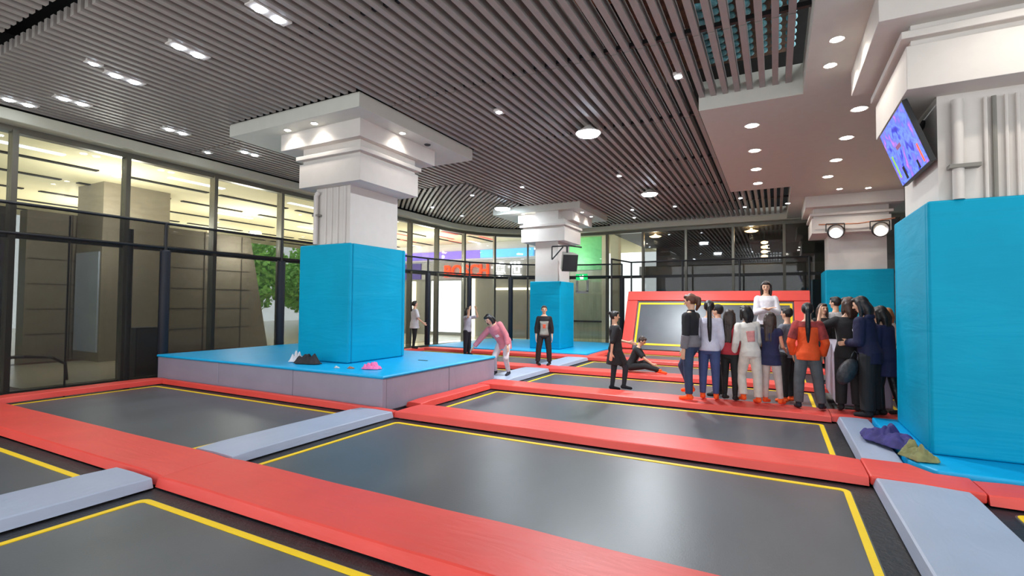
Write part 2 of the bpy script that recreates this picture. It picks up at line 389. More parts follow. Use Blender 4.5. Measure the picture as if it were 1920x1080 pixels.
TL = {(-1, 'a'): 'nearest left trampoline at the left edge of the view',
      (0, 'a'): 'nearest trampoline at the bottom left corner in front of the big red pad',
      (-1, 'b'): 'trampoline in front of the cyan platform at the left',
      (0, 'b'): 'largest trampoline in the centre foreground',
      (1, 'b'): 'trampoline at the bottom right corner beyond the wide grey pad',
      (0, 'c'): 'trampoline right of the cyan platform in front of the queue of people',
      (-1, 'd'): 'trampoline behind the cyan platform, near the left row of glass',
      (0, 'd'): 'trampoline under the stepping person in black',
      (1, 'd'): 'trampoline behind the right teal column',
      (-1, 'e'): 'rear left trampoline by the curved glass',
      (0, 'e'): 'trampoline behind the seated person',
      (1, 'e'): 'rear right trampoline beyond the queue',
      (0, 'f'): 'last trampoline at the foot of the inclined one'}
for (ci, ri), l in TL.items():
    x0, x1 = COLS[ci]; y0, y1 = ROWS[ri]
    if ci == -1 and ri == 'd': y0 = 9.8
    trampoline(x0, x1, y0, y1, l)

def pad(x0, x1, y0, y1, m, label, group, sag=0, along='x'):
    """soft vinyl pad with a slightly uneven top"""
    L = (x1 - x0) if along == 'x' else (y1 - y0); n = max(4, int(L / .25)); rings = []
    wv = (y1 - y0) if along == 'x' else (x1 - x0)
    seed = rnd.random() * 50
    b_ = min(.05, wv * .3)
    prof = [(0, ZM + .005), (b_ * .5, -.012), (b_ * .8, -.002), (.5 * wv, .004), (wv - b_ * .8, -.002), (wv - b_ * .5, -.012), (wv, ZM + .005)]
    for k in range(n + 1):
        t = k / n; u = t * L; du = noise.noise(Vector((u * 1.3, seed, 0))) * .008
        sg = -sag * math.sin(t * PI) * .0
        e = .012 if k in (0, n) else 0
        ring = []
        for q, z in prof:
            zz = z if z < -.05 else z + du + sg - e
            ring.append((x0 + u, y0 + q, zz) if along == 'x' else (x0 + q, y0 + u, zz))
        rings.append(ring)
    o = MB().loft(rings).build('safety_pad', m, smooth=False)
    for p_ in o.data.polygons: p_.use_smooth = True
    wn = o.modifiers.new('e', 'EDGE_SPLIT'); wn.split_angle = .5
    # set origin at its own centre
    c = Vector(((x0 + x1) / 2, (y0 + y1) / 2, ZM)); o.data.transform(Matrix.Translation(-c)); o.location = c
    return tag(o, label, 'safety pad', group)
G1, G2 = 'red safety pads', 'grey safety pads'
pad(-11.8, -5.1, 2.63, 3.33, 'red', 'left half of the wide foreground red pad, between the two left trampolines', G1)
pad(-5.09, 2.2, 2.60, 3.33, 'red', 'broadest red pad sweeping from the centre left to the bottom edge', G1)
pad(-11.34, -5.1, 5.87, 6.0, 'red', 'thin red pad along the foot of the left grey platform side', G1)
pad(-5.09, .78, 5.87, 6.55, 'red', 'long red pad between the centre foreground trampoline and the one behind it', G1)
o = MB().prism([(.79, 5.9), (1.62, 5.82), (1.62, 6.28), (1.36, 6.29), (1.20, 6.55), (.79, 6.55)], ZM + .005, 0).build('safety_pad', 'red', bevel=.02)
tag(o, 'short red pad piece joining two grey pads near the clothes pile', 'safety pad', G1)
pad(1.63, 6.2, 5.8, 6.28, 'red', 'red pad in front of the cyan base of the right column', G1)
pad(-5.44, -5.1, 6.57, 8.78, 'red', 'red pad along the right side of the grey platform', G1, along='y')
pad(-5.44, .72, 8.79, 9.47, 'red', 'red pad under the feet of the queue', G1)
pad(.73, 2.4, 8.86, 9.5, 'red', 'red pad piece under the people beside the right column', G1)
pad(-11.35, -5.1, 11.7, 12.38, 'red', 'red pad running left from the standing boy', G1)
pad(-5.09, .8, 11.72, 12.38, 'red', 'red pad on which the seated person rests', G1)
pad(.81, 6.2, 11.72, 12.38, 'red', 'red pad behind the grey foam block', G1)
pad(-11.6, -5.4, 14.73, 15.38, 'red', 'red pad before the cyan base of the rear left column', G1)
pad(-5.39, .8, 14.73, 15.38, 'red', 'red pad two rows before the inclined trampoline', G1)
pad(.81, 6.2, 14.73, 15.38, 'red', 'red pad at the back right beyond the queue', G1)
pad(-5.4, .9, 17.63, 18.2, 'red', 'red pad along the foot of the inclined trampoline', G1)
pad(.91, 6.2, 17.63, 18.2, 'red', 'red pad in front of the rear right column', G1)
pad(-5.39, -5.08, 15.39, 17.62, 'red', 'short red pad beside the cyan base, left of the inclined trampoline', G1, along='y')
pad(-11.8, -11.36, -.5, 2.62, 'red', 'red edge pad at the left border nearest the viewer', G1, along='y')
pad(-11.8, -11.36, 3.34, 6.0, 'red', 'red edge pad along the left glass, in front of the platform', G1, along='y')
pad(-11.8, -11.36, 9.62, 14.72, 'red', 'red edge pad along the left glass behind the platform', G1, along='y')
pad(-5.78, -5.08, -.6, 2.58, 'grey_pad', 'grey pad at the left bottom, ending at the big red pad', G2, along='y')
pad(-5.78, -5.08, 3.35, 5.85, 'grey_pad', 'long grey pad left of the centre foreground trampoline', G2, along='y')
pad(.81, 1.54, 3.35, 5.9, 'grey_pad', 'wide grey pad running off the bottom right corner', G2, along='y')
pad(.79, 1.2, 6.56, 8.84, 'grey_pad', 'grey pad under the crumpled clothes, beside the right column', G2, along='y')
pad(-5.78, -5.08, 9.5, 11.7, 'grey_pad', 'grey pad under the person in pink', G2, along='y')
pad(-5.78, -5.1, 12.4, 14.72, 'grey_pad', 'small grey pad behind the standing boy', G2, along='y')

# platforms
pf = tag(empty('platform', (-8.6, 7.8, FZ)), 'low square platform with cyan top and grey sides around the left column', 'platform')
def under(e, o):
    o.parent = e; o.matrix_parent_inverse = Matrix.Translation(-Vector(e.location)); return o
under(pf, box('top_pad', -11.87, -5.45, 6.01, 9.6, .42, .475, 'cyan', bevel=.025))
segs = [(-11.85, -9.7), (-9.7, -7.55), (-7.55, -5.46)]
for a, b in segs: under(pf, box('side_panel', a + .004, b - .004, 6.03, 6.12, ZM, .425, 'side', bevel=.02))
for a, b in ((6.12, 7.85), (7.85, 9.58)): under(pf, box('side_panel', -5.56, -5.47, a + .004, b - .004, ZM, .425, 'side', bevel=.02))
under(pf, box('side_panel', -11.85, -5.5, 9.5, 9.58, ZM, .425, 'side', bevel=.02))
under(pf, box('base', -11.8, -5.6, 6.13, 9.49, FZ, .42, 'side'))
tag(MB().prism([(1.385, 6.3), (6.2, 6.3), (6.2, 8.84), (1.215, 8.84), (1.215, 6.58)], ZM, .028).build('base_mat', 'cyan', bevel=.02), 'flat cyan base mat around the right column', 'mat')
tag(box('base_mat', -11.7, -5.42, 15.4, 20.4, ZM, .028, 'cyan', bevel=.02), 'flat cyan base mat around the rear left column', 'mat')
tag(box('base_mat', 1.25, 6.2, 18.22, 22.1, ZM, .028, 'cyan', bevel=.02), 'flat cyan base mat around the rear right column', 'mat')
# grey foam block behind the people at the right
fb = MB().prism([(9.72, 0), (9.82, .80), (10.3, .98), (11.6, .98), (11.66, 0)], 0.86, 1.62, 'x')
tag(fb.build('foam_block', 'side', bevel=.04), 'tall grey foam block behind the people at the right', 'foam block')

# inclined trampoline
it = tag(empty('inclined_trampoline', (-2, 18.7, 0)), 'steep rebound trampoline with a broad red frame at the back', 'trampoline')
def inc(u, t, w=0):   # u = x, t 0..1 up the slope, w = out of the face (towards the room)
    n = Vector((0, -2.12, -1.1)).normalized() * -1; n = Vector((0, -.888, .46))
    return Vector((u, 18.25 + 1.1 * t, .02 + 2.1 * t)) + n * w
def inc_box(u0, u1, t0, t1, w0, w1, name, m, bv=.02):
    vs = [inc(u, t, w) for u in (u0, u1) for t in (t0, t1) for w in (w0, w1)]
    o = MB().add(vs, [(0, 1, 3, 2), (4, 6, 7, 5), (0, 4, 5, 1), (2, 3, 7, 6), (0, 2, 6, 4), (1, 5, 7, 3)]).build(name, m, bevel=bv)
    return under(it, o)
inc_box(-5.05, 1.02, .835, 1, -.05, .06, 'top_pad', 'red'); inc_box(-5.05, -4.65, 0, .83, -.05, .06, 'side_pad', 'red')
inc_box(.55, 1.02, 0, .83, -.05, .06, 'side_pad', 'red')
inc_box(-4.64, .54, 0, .83, -.03, 0, 'bed', 'mat', 0)
for a in ((-4.60, .50, .77, .80), (-4.60, .50, .07, .10)): inc_box(*a, 0, .012, 'border_line', 'yellow', 0)
inc_box(-4.60, -4.53, .10, .77, 0, .012, 'border_line', 'yellow', 0); inc_box(.43, .50, .10, .77, 0, .012, 'border_line', 'yellow', 0)
for u in (-5, -2, .95): under(it, MB().tube((u, 19.42, 2.0), (u, 20.3, FZ), .04).build('support_leg', 'black'))

# ================================================================== NET FENCES
def fence(name_label, pts, padded, ztop, zmid, net='net', z0=FZ, name='net_fence'):
    e = tag(empty(name, (*pts[0], z0)), name_label, 'net fence')
    r = MB(); r.path([(*p, ztop) for p in pts], .032); under(e, r.build('top_rail', 'black', smooth=False))
    if zmid: r = MB(); r.path([(*p, zmid) for p in pts], .028); under(e, r.build('middle_rail', 'black'))
    for a, b in zip(pts, pts[1:]):
        m = MB(); d = Vector((b[0] - a[0], b[1] - a[1], 0)).normalized() * .0; nn = Vector((-(b[1] - a[1]), b[0] - a[0], 0)).normalized() * .004
        a_ = Vector((*a, 0)); b_ = Vector((*b, 0))
        m.prism([(a_ + nn)[:2], (b_ + nn)[:2], (b_ - nn)[:2], (a_ - nn)[:2]], z0 + .1, ztop)
        under(e, m.build('net', net))
    for p in padded:
        ps = under(e, MB().tube((*p, z0), (*p, ztop), .035).build('post', 'black'))
        if zmid:
            o = MB().lathe([(.09, 0), (.105, .02), (.105, zmid - .1 - z0), (.09, zmid - .06 - z0)], (*p, z0), 14).build('post_pad', 'pad_black', smooth=True); under(e, o)
    return e
fence('tall black net fence in front of the left glass wall', [(-12, -2), (-12, 3.2), (-12, 6.2), (-12, 9.15), (-12, 12.2)], [(-12, 3.2), (-12, 6.2), (-12, 9.15), (-12, 12.2)], 3.36, 2.82)
fence('black net fence along the curved glass corner', [(-12, 12.4), (-12.0, 14.2), (-11.85, 15.6), (-11.3, 17.6), (-10.25, 19.3), (-9, 20.3), (-7.3, 20.85), (-5.8, 21)], [(-11.85, 15.5), (-11.3, 17.6), (-10.25, 19.3), (-5.75, 20.9)], 3.36, 2.85, 'net_thin', .03)
fence('black net fence behind the inclined trampoline', [(-5.7, 19.2), (-5.4, 21), (-3.3, 21), (-1.2, 21), (1.15, 21)], [(-5.7, 19.2), (-5.35, 20.9), (-3.3, 21), (-1.2, 21), (1.1, 21)], 3.42, None, 'net_thin', .03)
# thin rods of the left net frame seen against the glass
tag(MB().tube((-12.35, 4.62, FZ), (-12.35, 4.62, 3.3), .018).build('net_pole', 'black'), 'thin black pole in front of the leftmost glass bay', 'pole')
tag(MB().tube((-12.5, 5.75, FZ), (-12.5, 5.75, 3.2), .055).build('glass_door_post', 'black'), 'dark door post left of the black speaker cabinet, behind the fence', 'post')

# ================================================================== OUTSIDE THE GLASS
struct(box('floor_mall', -46, -13.12, -8, 60, FZ - .2, FZ, 'mallfloor'), 'pale mall floor outside the glass')
struct(box('floor_rear', -13.12, 8, 22.61, 40, FZ - .2, FZ, 'mallfloor'), 'pale mall floor behind the rear glass')
cm = struct(empty('ceiling_mall', (-20, 10, 5.2)), 'cream mall ceiling with dark slots outside the glass')
o = MB().prism([(-28, -4), (-13.15, -4), (-13.15, 18), (-12.0, 21.2), (-10, 22.6), (-8.4, 23), (-6.9, 23.2), (-6.9, 34), (-28, 34)], 5.2, 5.35).build('panel', 'mallceil'); under(cm, o)
sm = MB()
for x in (-14.3, -16.4, -18.6, -21.2, -23.6, -26): 
    for y in range(-2, 34, 3): sm.box(x - .09, x + .09, y + .1, y + 2.7, 5.17, 5.2)
under(cm, sm.build('slots', 'void'))
sm = MB()
for x in (-15.4, -19.8, -24.8):
    for y in range(0, 34, 4): sm.box(x - .10, x + .10, y, y + 1.6, 5.18, 5.2)
under(cm, sm.build('light_slots', 'white_glow'))
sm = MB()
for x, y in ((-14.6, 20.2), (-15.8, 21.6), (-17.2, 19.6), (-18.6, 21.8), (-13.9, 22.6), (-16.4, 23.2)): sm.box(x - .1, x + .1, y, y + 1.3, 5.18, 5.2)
under(cm, sm.build('red_reflections', mat('red_reflection', (230, 90, 80), emit=(235, 90, 80), estr=.5)))  # glowing red strips imitate the lettered sign's reflection on the ceiling
# stone clad wall with a slanted end
sw = MB().prism([(6.25, FZ), (14.2, FZ), (13.3, 4.3), (6.25, 4.3)], -19.9, -19.4, 'x')
struct(sw.build('wall_stone', 'stone'), 'beige stone clad wall with a slanted right end')
jm = MB()
for z in (.6, 1.35, 2.1, 2.85, 3.6): jm.box(-19.41, -19.385, 6.3, 13.3, z, z + .03)
for y in (7.3, 9.4, 11.4, 12.9): jm.box(-19.41, -19.385, y, y + .04, FZ, 4.3)
struct(jm.build('trim_stone', mat('dark_joint', (84, 76, 66))), 'joints of the stone cladding')
pl = tag(empty('mall_pillar', (-18.5, 8.3, FZ)), 'big grey square pillar outside the left glass', 'pillar')
under(pl, box('shaft', -19.3, -17.7, 7.4, 9.25, FZ, 5.2, 'stone'))
under(pl, box('steel_panel', -19.2, -17.8, 7.36, 7.4, .1, 3.1, 'steel'))
struct(box('trim_kerb', -19.3, -13.4, 4.2, 12.6, FZ, FZ + .10, 'maroon'), 'dark red stone kerb')
struct(box('trim_kerb_pale', -18.6, -13.6, 4.4, 11.6, FZ + .1, FZ + .12, 'mallfloor'), 'pale floor strip')
hr = tag(MB().path([(-14.2, 2.5, .45), (-14.2, 4.6, .42), (-14.25, 5.1, .36), (-14.3, 5.35, .2), (-14.3, 5.4, FZ)], .035).build('handrail', 'black', smooth=True), 'curved black handrail outside the lower left glass', 'handrail')
sp = tag(empty('speaker_cabinet', (-13.6, 6.55, FZ)), 'black speaker cabinet standing outside the glass beside the platform', 'speaker')
under(sp, box('body', -13.9, -13.35, 6.3, 6.82, FZ, 1.0, 'black', bevel=.02)); under(sp, box('grille', -13.34, -13.32, 6.34, 6.78, FZ + .35, .95, mat('grille', (70, 66, 66), .5, vary=.6, scale=25)))
# plants and coloured stand left
def foliage(cx, cy, cz, r, n, seed, m, parent, name='foliage', s=.12):
    q = random.Random(seed); mb = MB()
    for _ in range(n):
        v = Vector((q.gauss(0, 1), q.gauss(0, 1), q.gauss(0, 1))).normalized() * (q.random() ** .4)
        c = Vector((cx + v.x * r[0], cy + v.y * r[1], cz + v.z * r[2])); a = Vector((q.gauss(0, 1), q.gauss(0, 1), q.gauss(0, 1))).normalized(); b = a.orthogonal().normalized(); k = s * (.6 + q.random())
        mb.add([c - a * k, c - b * k * .5, c + a * k, c + b * k * .5], [(0, 1, 2, 3)])
    return mb.build(name, m, parent)
for (x, y, h, r, l, sd) in ((-34, 23.6, 7.5, 2.3, 'bright green tree outside between the slanted wall and the teal padding', 3), (-40, 33.5, 8, 2.8, 'farther green tree outside, right of the first one', 4), (-34.5, 28.6, 6, 2.2, 'middle one of three green trees outside beside the teal padding', 5)):
    t = tag(empty('tree', (x, y, FZ)), l, 'tree', 'trees outside'); o = MB().tube((0, 0, 0), (0, 0, h * .6), .2, .1).build('trunk', 'bark', t)
    foliage(0, 0, h * .55, (r, r, h * .38), 2600, sd, 'leaf', t, s=.2)
t = tag(empty('potted_plant', (-17.2, 3.9, FZ)), 'green plant in a cream planter at the far left edge', 'plant')
MB().lathe([(.22, 0), (.3, .75), (.27, .78)], n=16).build('planter', 'cream', t); foliage(0, 0, 1.0, (.4, .4, .25), 500, 6, 'leaf', t, s=.08)
struct(box('wall_store', -20.5, -20.2, -3, 6.1, FZ, 4.4, 'dark'), 'dark shop front left of the stone wall')
tag(box('light_strip', -20.19, -20.1, 5.25, 5.45, .2, 3.2, mat('lime_light', (190, 230, 40), emit=(180, 225, 30), estr=1.3)), 'yellow green light strip at the far left edge', 'light strip')
tag(box('light_strip', -20.19, -20.1, 5.75, 5.9, .6, 3.0, mat('blue_light', (60, 100, 230), emit=(60, 110, 235), estr=.9)), 'blue light strip right of the yellow green one', 'light strip')
# shop with the red lettered sign beyond the curved glass
shp = struct(empty('wall_shop', (-16, 25.1, FZ)), 'grey shop wall beyond the curved glass')
under(shp, box('panel', -27, -11.6, 25.101, 25.4, FZ, 3.1, 'grey')); under(shp, box('fascia_top', -27, -11.6, 25.0, 25.4, 4.2, 5.2, 'white'))
b1 = tag(box('fascia_band', -24, -15.2, 24.8, 24.95, 4.3, 4.75, 'band_p'), 'purple lit band above the red lettered sign', 'fascia band')
b2 = tag(box('fascia_band', -15.19, -11.8, 24.8, 24.95, 4.3, 4.75, 'band_b'), 'sky blue lit band above the white lettered sign', 'fascia band')
sg = tag(empty('shop_sign', (-16.3, 25, 3.1)), 'shop sign reading BOSCH in red with white Chinese characters', 'sign')
under(sg, box('sign_board', -21.5, -11.7, 24.98, 25.08, 3.1, 4.15, mat('sign_board', (158, 156, 156), .5)))
TEXTS = []
def text(body, x, y, z, size, m, parent, name='letters', rot=(PI / 2, 0, 0)):
    cu = bpy.data.curves.new(name, 'FONT'); cu.body = body; cu.size = size; cu.extrude = .03; cu.offset = .02 * size; cu.materials.append(M[m] if isinstance(m, str) else m)
    o = bpy.data.objects.new(name, cu); COL.objects.link(o); o.rotation_euler = rot; o.location = (x, y, z); under(parent, o); TEXTS.append(o); return o
text('BOSCH', -17.85, 24.9, 3.24, .98, 'red_glow', sg)
M['white_letters'] = mat('white_letters', (255, 255, 255), emit=(255, 255, 255), estr=2.2)
text('博', -14.5, 24.9, 3.22, .92, 'white_letters', sg, 'character'); text('世', -13.42, 24.9, 3.22, .92, 'white_letters', sg, 'character')
tag(box('display_panel', -21.3, -19.6, 24.9, 24.97, 3.12, 4.1, mat('dark_purple', (70, 58, 120), emit=(70, 58, 125), estr=.5)), 'dark purple sign panel left of the red lettered sign', 'sign')
tag(box('display_panel', -18.8, -16.6, 24.95, 25.1, FZ + .2, 3.0, 'white_glow'), 'large bright white display panel under the red sign', 'display')
tag(box('display_panel', -21.4, -20.5, 24.95, 25.1, FZ + .2, 3.0, 'grey'), 'grey display panel behind the woman in the white shirt', 'display')
tag(box('light_strip', -15.95, -15.7, 24.95, 25.1, FZ, 3.1, 'strip_glow'), 'vertical cream light strip right of the bright display', 'light strip')
tag(box('light_strip', -20.35, -20.1, 24.95, 25.1, .3, 3.0, 'strip_glow'), 'vertical cream light strip left of the bright display', 'light strip')
tag(box('light_strip', -14.25, -11.8, 24.95, 25.1, 2.42, 2.54, 'strip_glow'), 'horizontal cream light strip left of the rear column', 'light strip')
# behind the rear glass
struct(box('wall_rear_room', -6.2, 8, 30, 30.2, FZ, 5.0, 'dark'), 'dark wall of the room behind the rear glass')
struct(box('ceiling_rear_room', -6.85, 8, 22.6, 30.2, 5.0, 5.15, 'dark'), 'dark ceiling of the room behind the rear glass')
struct(box('wall_rear_low', -5.9, 8, 24.6, 24.8, 3.0, 3.5, 'grey'), 'grey beam behind the rear glass')
struct(box('wall_cream', -7.75, -7.45, 24.4, 24.7, FZ, 5.1, 'cream'), 'cream jamb left of the rear glass')
struct(box('wall_cream_wide', -7.3, -6.9, 24.4, 24.9, FZ, 5.1, 'cream'), 'cream wall piece left of the rear glass')
struct(box('wall_green', -10.0, -7.8, 24.5, 24.7, 3.4, 5.1, 'green_wall'), 'green panel above the exit')
dr = struct(empty('door_1', (-8.9, 24.6, FZ)), 'pale glass exit door behind the fence')
under(dr, box('door_panel', -10.0, -7.8, 24.6, 24.68, FZ, 3.39, mat('door_pale', (158, 168, 150), .4, vary=.15, scale=3, stretch=(4, 1, .3)))); under(dr, box('door_rail', -10.0, -7.8, 24.54, 24.6, .72, .80, 'black'))
es = tag(empty('exit_sign', (-7.8, 21.4, 2.8)), 'small green exit sign in front of the pale door', 'sign')
under(es, box('sign_face', -8.0, -7.45, 21.36, 21.42, 2.72, 3.0, 'green_sign', bevel=.02))
r_ = MB().box(-7.78, -7.70, 21.345, 21.36, 2.76, 2.86).box(-7.82, -7.76, 21.345, 21.36, 2.85, 2.92).box(-7.68, -7.64, 21.345, 21.36, 2.76, 2.95); under(es, r_.build('running_figure', 'white_letters'))
fr = MB().box(-8.0, -7.9, 21.37, 21.41, 2.2, 2.7).box(-7.5, -7.4, 21.37, 21.41, 2.2, 2.73).box(-8.0, -7.4, 21.37, 21.41, 2.12, 2.24)
tag(fr.build('notice_frame', 'white'), 'white notice frame hanging under the green exit sign', 'frame')

# ================================================================== LAMPS
def downlight(x, y, z, r, label, group, power=14, m='glow', spot=2.4):
    e = tag(empty('downlight', (x, y, z)), label, 'downlight', group)
    MB().lathe([(r * .85, -.001), (r * 1.15, -.008), (r * 1.15, 0)], n=18).build('trim_ring', 'white', e)
    MB().lathe([(0.001, -.006), (r * .85, -.010), (r * .85, -.002)], n=18).build('lens', m, e)
    lamp('bulb', 'SPOT', (0, 0, -.03), power, (1, .93, .84), .05, spot=spot, parent=e)
    return e
gs = 'round downlights in the white soffit'
pos = [(-.36, 10.28, 'nearest of the left row'), (-.37, 11.98, 'second of the left row'), (-.39, 13.65, 'third of the left row'), (-.4, 15.25, 'farthest of the left row'),
       (1.3, 10.22, 'biggest and nearest of the right row'), (1.29, 11.87, 'second of the right row'), (1.27, 13.6, 'third of the right row'), (1.24, 15.25, 'farthest of the right row')]
for x, y, l in pos: downlight(x, y, 4.998, .12, 'large round downlight in the white soffit, %s' % l, gs, 30)
for x, y, l in ((.72, 7.4, 'nearer of the pair beside the right column tier'), (.71, 8.17, 'farther of the pair beside the right column tier'), (1.66, 17.0, 'left one above the two spotlights'), (2.37, 17.2, 'right one above the two spotlights'), (.39, 18.67, 'alone beside the short slats at the back'), (2.2, 5.9, 'in front of the right column tier'), (2.9, 5.9, 'right end in front of the column tier')):
    downlight(x, y, 4.998, .075, 'small downlight in the white soffit, %s' % l, 'small soffit downlights', 22)
for x, y, l in ((-8.4, 6.48, 'left front'), (-7.63, 6.46, 'right front'), (-6.5, 7.63, 'right side')):
    downlight(x, y, 4.985, .06, 'warm downlight in the slab over the left column, %s' % l, 'downlights of the left column slab', 12, 'glow')
tag(MB().lathe([(.001, -.02), (.05, -.02), (.07, 0)], (-6.5, 8.43, 4.985), 14).build('smoke_detector', 'dark'), 'small dark recessed fitting in the left column slab', 'smoke detector')
for x, y, l in ((-8.3, 16.58, 'left front'), (-7.2, 16.58, 'right front'), (-6.2, 17.2, 'near right side'), (-6.2, 18.2, 'far right side')):
    downlight(x, y, 4.985, .06, 'warm downlight in the slab over the rear left column, %s' % l, 'downlights of the rear column slab', 12)
# twin slot lamps between slats
def twin(x, y, label, n=2):
    e = tag(empty('slot_light', (x, y, ZS - .01)), label, 'ceiling light', 'twin lamps between the slats')
    MB().box(-.085, .085, -.27 if n > 1 else -.14, .27 if n > 1 else .14, -.005, .05).build('housing', 'white', e)
    for k in range(n): MB().lathe([(.001, -.018), (.065, -.014), (.07, 0)], (0, (-.13 + .26 * k) if n > 1 else 0, -.006), 14).build('lens', 'glowcool', e)
    lamp('bulb', 'SPOT', (0, 0, -.05), 26, (.95, .97, 1), .1, spot=2.3, parent=e)
    if n == 1: e.scale = (.75, .75, .75)
for x, y, l in ((-5.55, 3.98, 'nearest, at the top edge of the view'), (-7.4, 4.05, 'second from the top edge'), (-9.25, 4.1, 'third from the top edge'), (-11.15, 4.15, 'fourth from the top edge'), (-12.1, 3.72, 'at the far left above the glass'), (-11.15, 5.9, 'midway along the left glass'), (-11.2, 7.6, 'left of the left column slab')):
    twin(x, y, 'white twin lamp in the slats, %s' % l)
for x, y, l in ((-9.1, 3.62, 'small one beside the third twin lamp'), (-4.55, 8.05, 'small lamp right of the left column slab'), (-1.32, 8.05, 'small lamp near the white soffit corner'), (-6.85, 13.6, 'small lamp in the middle of the far slats'), (-8.85, 13.9, 'small lamp over the curved slats, right one'), (-3.82, 13.6, 'small lamp left of the farther bright lamp'), (-11.3, 15.0, 'small lamp over the curved slats, left one'), (-11.3, 17.0, 'small lamp near the curved fascia'), (-4.75, 18.7, 'small lamp at the rear, left one'), (-5.1, 20.4, 'small lamp nearest the rear fascia'), (-3.2, 18.7, 'small lamp at the rear, middle one'), (-1.0, 18.2, 'small lamp at the rear near the soffit'), (-.95, 19.9, 'last small lamp before the short slats'), (-12.05, 7.1, 'tiny lamp over the left fascia')):
    twin(x, y, l, 1)
# high bay lamps
def highbay(x, y, label, r=.26, p=150):
    e = tag(empty('high_bay_lamp', (x, y, ZS)), label, 'ceiling lamp', 'bright high bay lamps')
    MB().lathe([(.07, .02), (.09, -.02), (r, -.13), (r, -.145), (.09, -.03)], n=24).build('reflector', 'white', e, smooth=True)
    MB().lathe([(.001, -.10), (r * .93, -.135), (r * .8, -.18), (.001, -.20)], n=24).build('bulb_cover', mat('bay_glow', (255, 255, 255), emit=(220, 240, 255), estr=40), e, smooth=True)
    lamp('bulb', 'AREA', (0, 0, -.22), p, (.9, .96, 1), .4, parent=e)
highbay(-3.32, 9.55, 'brightest round high bay lamp under the slats in the middle')
highbay(-3.45, 15.7, 'farther round high bay lamp below the slats')
highbay(-8.75, 15.8, 'round high bay lamp near the curved slats', .3, 45)

for i, (x, y) in enumerate(((-18.5, 12.5), (-22, 9), (-19, 17.5), (-16, 7.0), (-16, 21), (-21, 22), (-25, 15), (-9.2, 23.5))):  # fill lamps added to brighten the mall; the last one lifts the green panel
    e = tag(empty('mall_fill_lamp', (x, y, 5.1)), 'added round fill lamp at the mall ceiling outside the glass', 'ceiling lamp', 'added mall fill lamps')
    MB().lathe([(.001, -.06), (.13, -.05), (.16, .08)], n=14).build('lens', 'glowwarm', e, smooth=True)
    lamp('bulb', 'POINT', (0, 0, -1.4), 60 if x > -12 else 150, (1, .96, .88), .5, parent=e)
for x, y, l in ((-5.0, 24.0, 'left'), (-.9, 24.0, 'right')):
    e = tag(empty('pendant_lamp', (x, y, 4.9)), 'warm shallow lamp behind the rear glass, %s one' % l, 'pendant lamp')
    MB().lathe([(.04, .1), (.06, .04), (.28, -.03), (.2, -.07), (.001, -.08)], n=20).build('shade', 'glowwarm', e, smooth=True)
    lamp('bulb', 'POINT', (0, 0, -.3), 25, (1, .8, .55), .1, parent=e)
e = tag(empty('lantern_string', (-.4, 24.2, 3.7)), 'stack of four small orange lanterns behind the rear glass', 'lantern')
MB().tube((0, 0, .7), (0, 0, 1.3), .008).build('string', 'black', e)
for k in range(4): MB().lathe([(.05, 0), (.13, .03), (.13, .1), (.05, .13)], (0, 0, k * .2), 12).build('lantern', 'glowwarm', e)

# ================================================================== FITTINGS ON THE COLUMNS
tv = tag(empty('wall_screen', (1.4, 7.52, 3.56)), 'tilted flat television mounted high on the right column', 'television')
tv.rotation_euler = (0, math.radians(-19), 0)
def addto(e, o): o.parent = e; return o
MB().box(-.02, .035, -.66, .66, -.38, .38).build('casing', 'black', tv, bevel=.008)
def screen_mat():
    m = bpy.data.materials.new('screen_picture'); m.use_nodes = True; nt = m.node_tree; N = nt.nodes; L = nt.links; b = N['Principled BSDF']
    b.inputs['Roughness'].default_value = .12; b.inputs['Base Color'].default_value = (.01, .01, .02, 1)
    tc = N.new('ShaderNodeTexCoord'); nz = N.new('ShaderNodeTexNoise'); nz.inputs['Scale'].default_value = 6; nz.inputs['Detail'].default_value = 2.5
    L.new(tc.outputs['Object'], nz.inputs['Vector']); r = N.new('ShaderNodeValToRGB'); cr = r.color_ramp
    cols = [(.0, (20, 30, 80)), (.36, (60, 60, 190)), (.46, (110, 140, 250)), (.55, (90, 110, 240)), (.66, (150, 110, 250)), (.8, (240, 120, 220))]
    cr.elements[0].position, cr.elements[0].color = cols[0][0], (*lin(cols[0][1]), 1); cr.elements[1].position, cr.elements[1].color = cols[-1][0], (*lin(cols[-1][1]), 1)
    for p_, c_ in cols[1:-1]: e = cr.elements.new(p_); e.color = (*lin(c_), 1)
    L.new(nz.outputs['Fac'], r.inputs[0]); L.new(r.outputs[0], b.inputs['Emission Color']); b.inputs['Emission Strength'].default_value = .75
    return m
MB().box(-.024, -.02, -.64, .64, -.36, .36).build('screen', screen_mat(), tv)
pic = MB()
for i, (a, b_, w_, h_, c_) in enumerate(((-.5, -.22, .05, .2, 'duct_cyan'),)): pass
for yy, zz, w_, h_, mm in ((.52, -.12, .06, .3, mat('pic_green', (120, 170, 50), emit=(120, 170, 50), estr=.6)), (-.52, -.22, .05, .22, mat('pic_orange', (240, 80, 40), emit=(240, 80, 40), estr=.8)), (.28, -.26, .09, .16, 'void'), (-.3, -.3, .06, .1, 'void'), (.1, .05, .22, .05, mat('pic_brown', (130, 70, 90), emit=(110, 60, 110), estr=.5))):
    MB().box(-.026, -.0245, yy - w_ / 2, yy + w_ / 2, zz - h_ / 2, zz + h_ / 2).build('picture_figure', mm, tv)
MB().path([(.03, 0, 0), (.2, 0, .12), (.28, 0, .2)], .03).build('bracket', 'black', tv); MB().path([(.03, .3, -.1), (.22, .3, .1)], .022).build('bracket_arm', 'steel', tv)

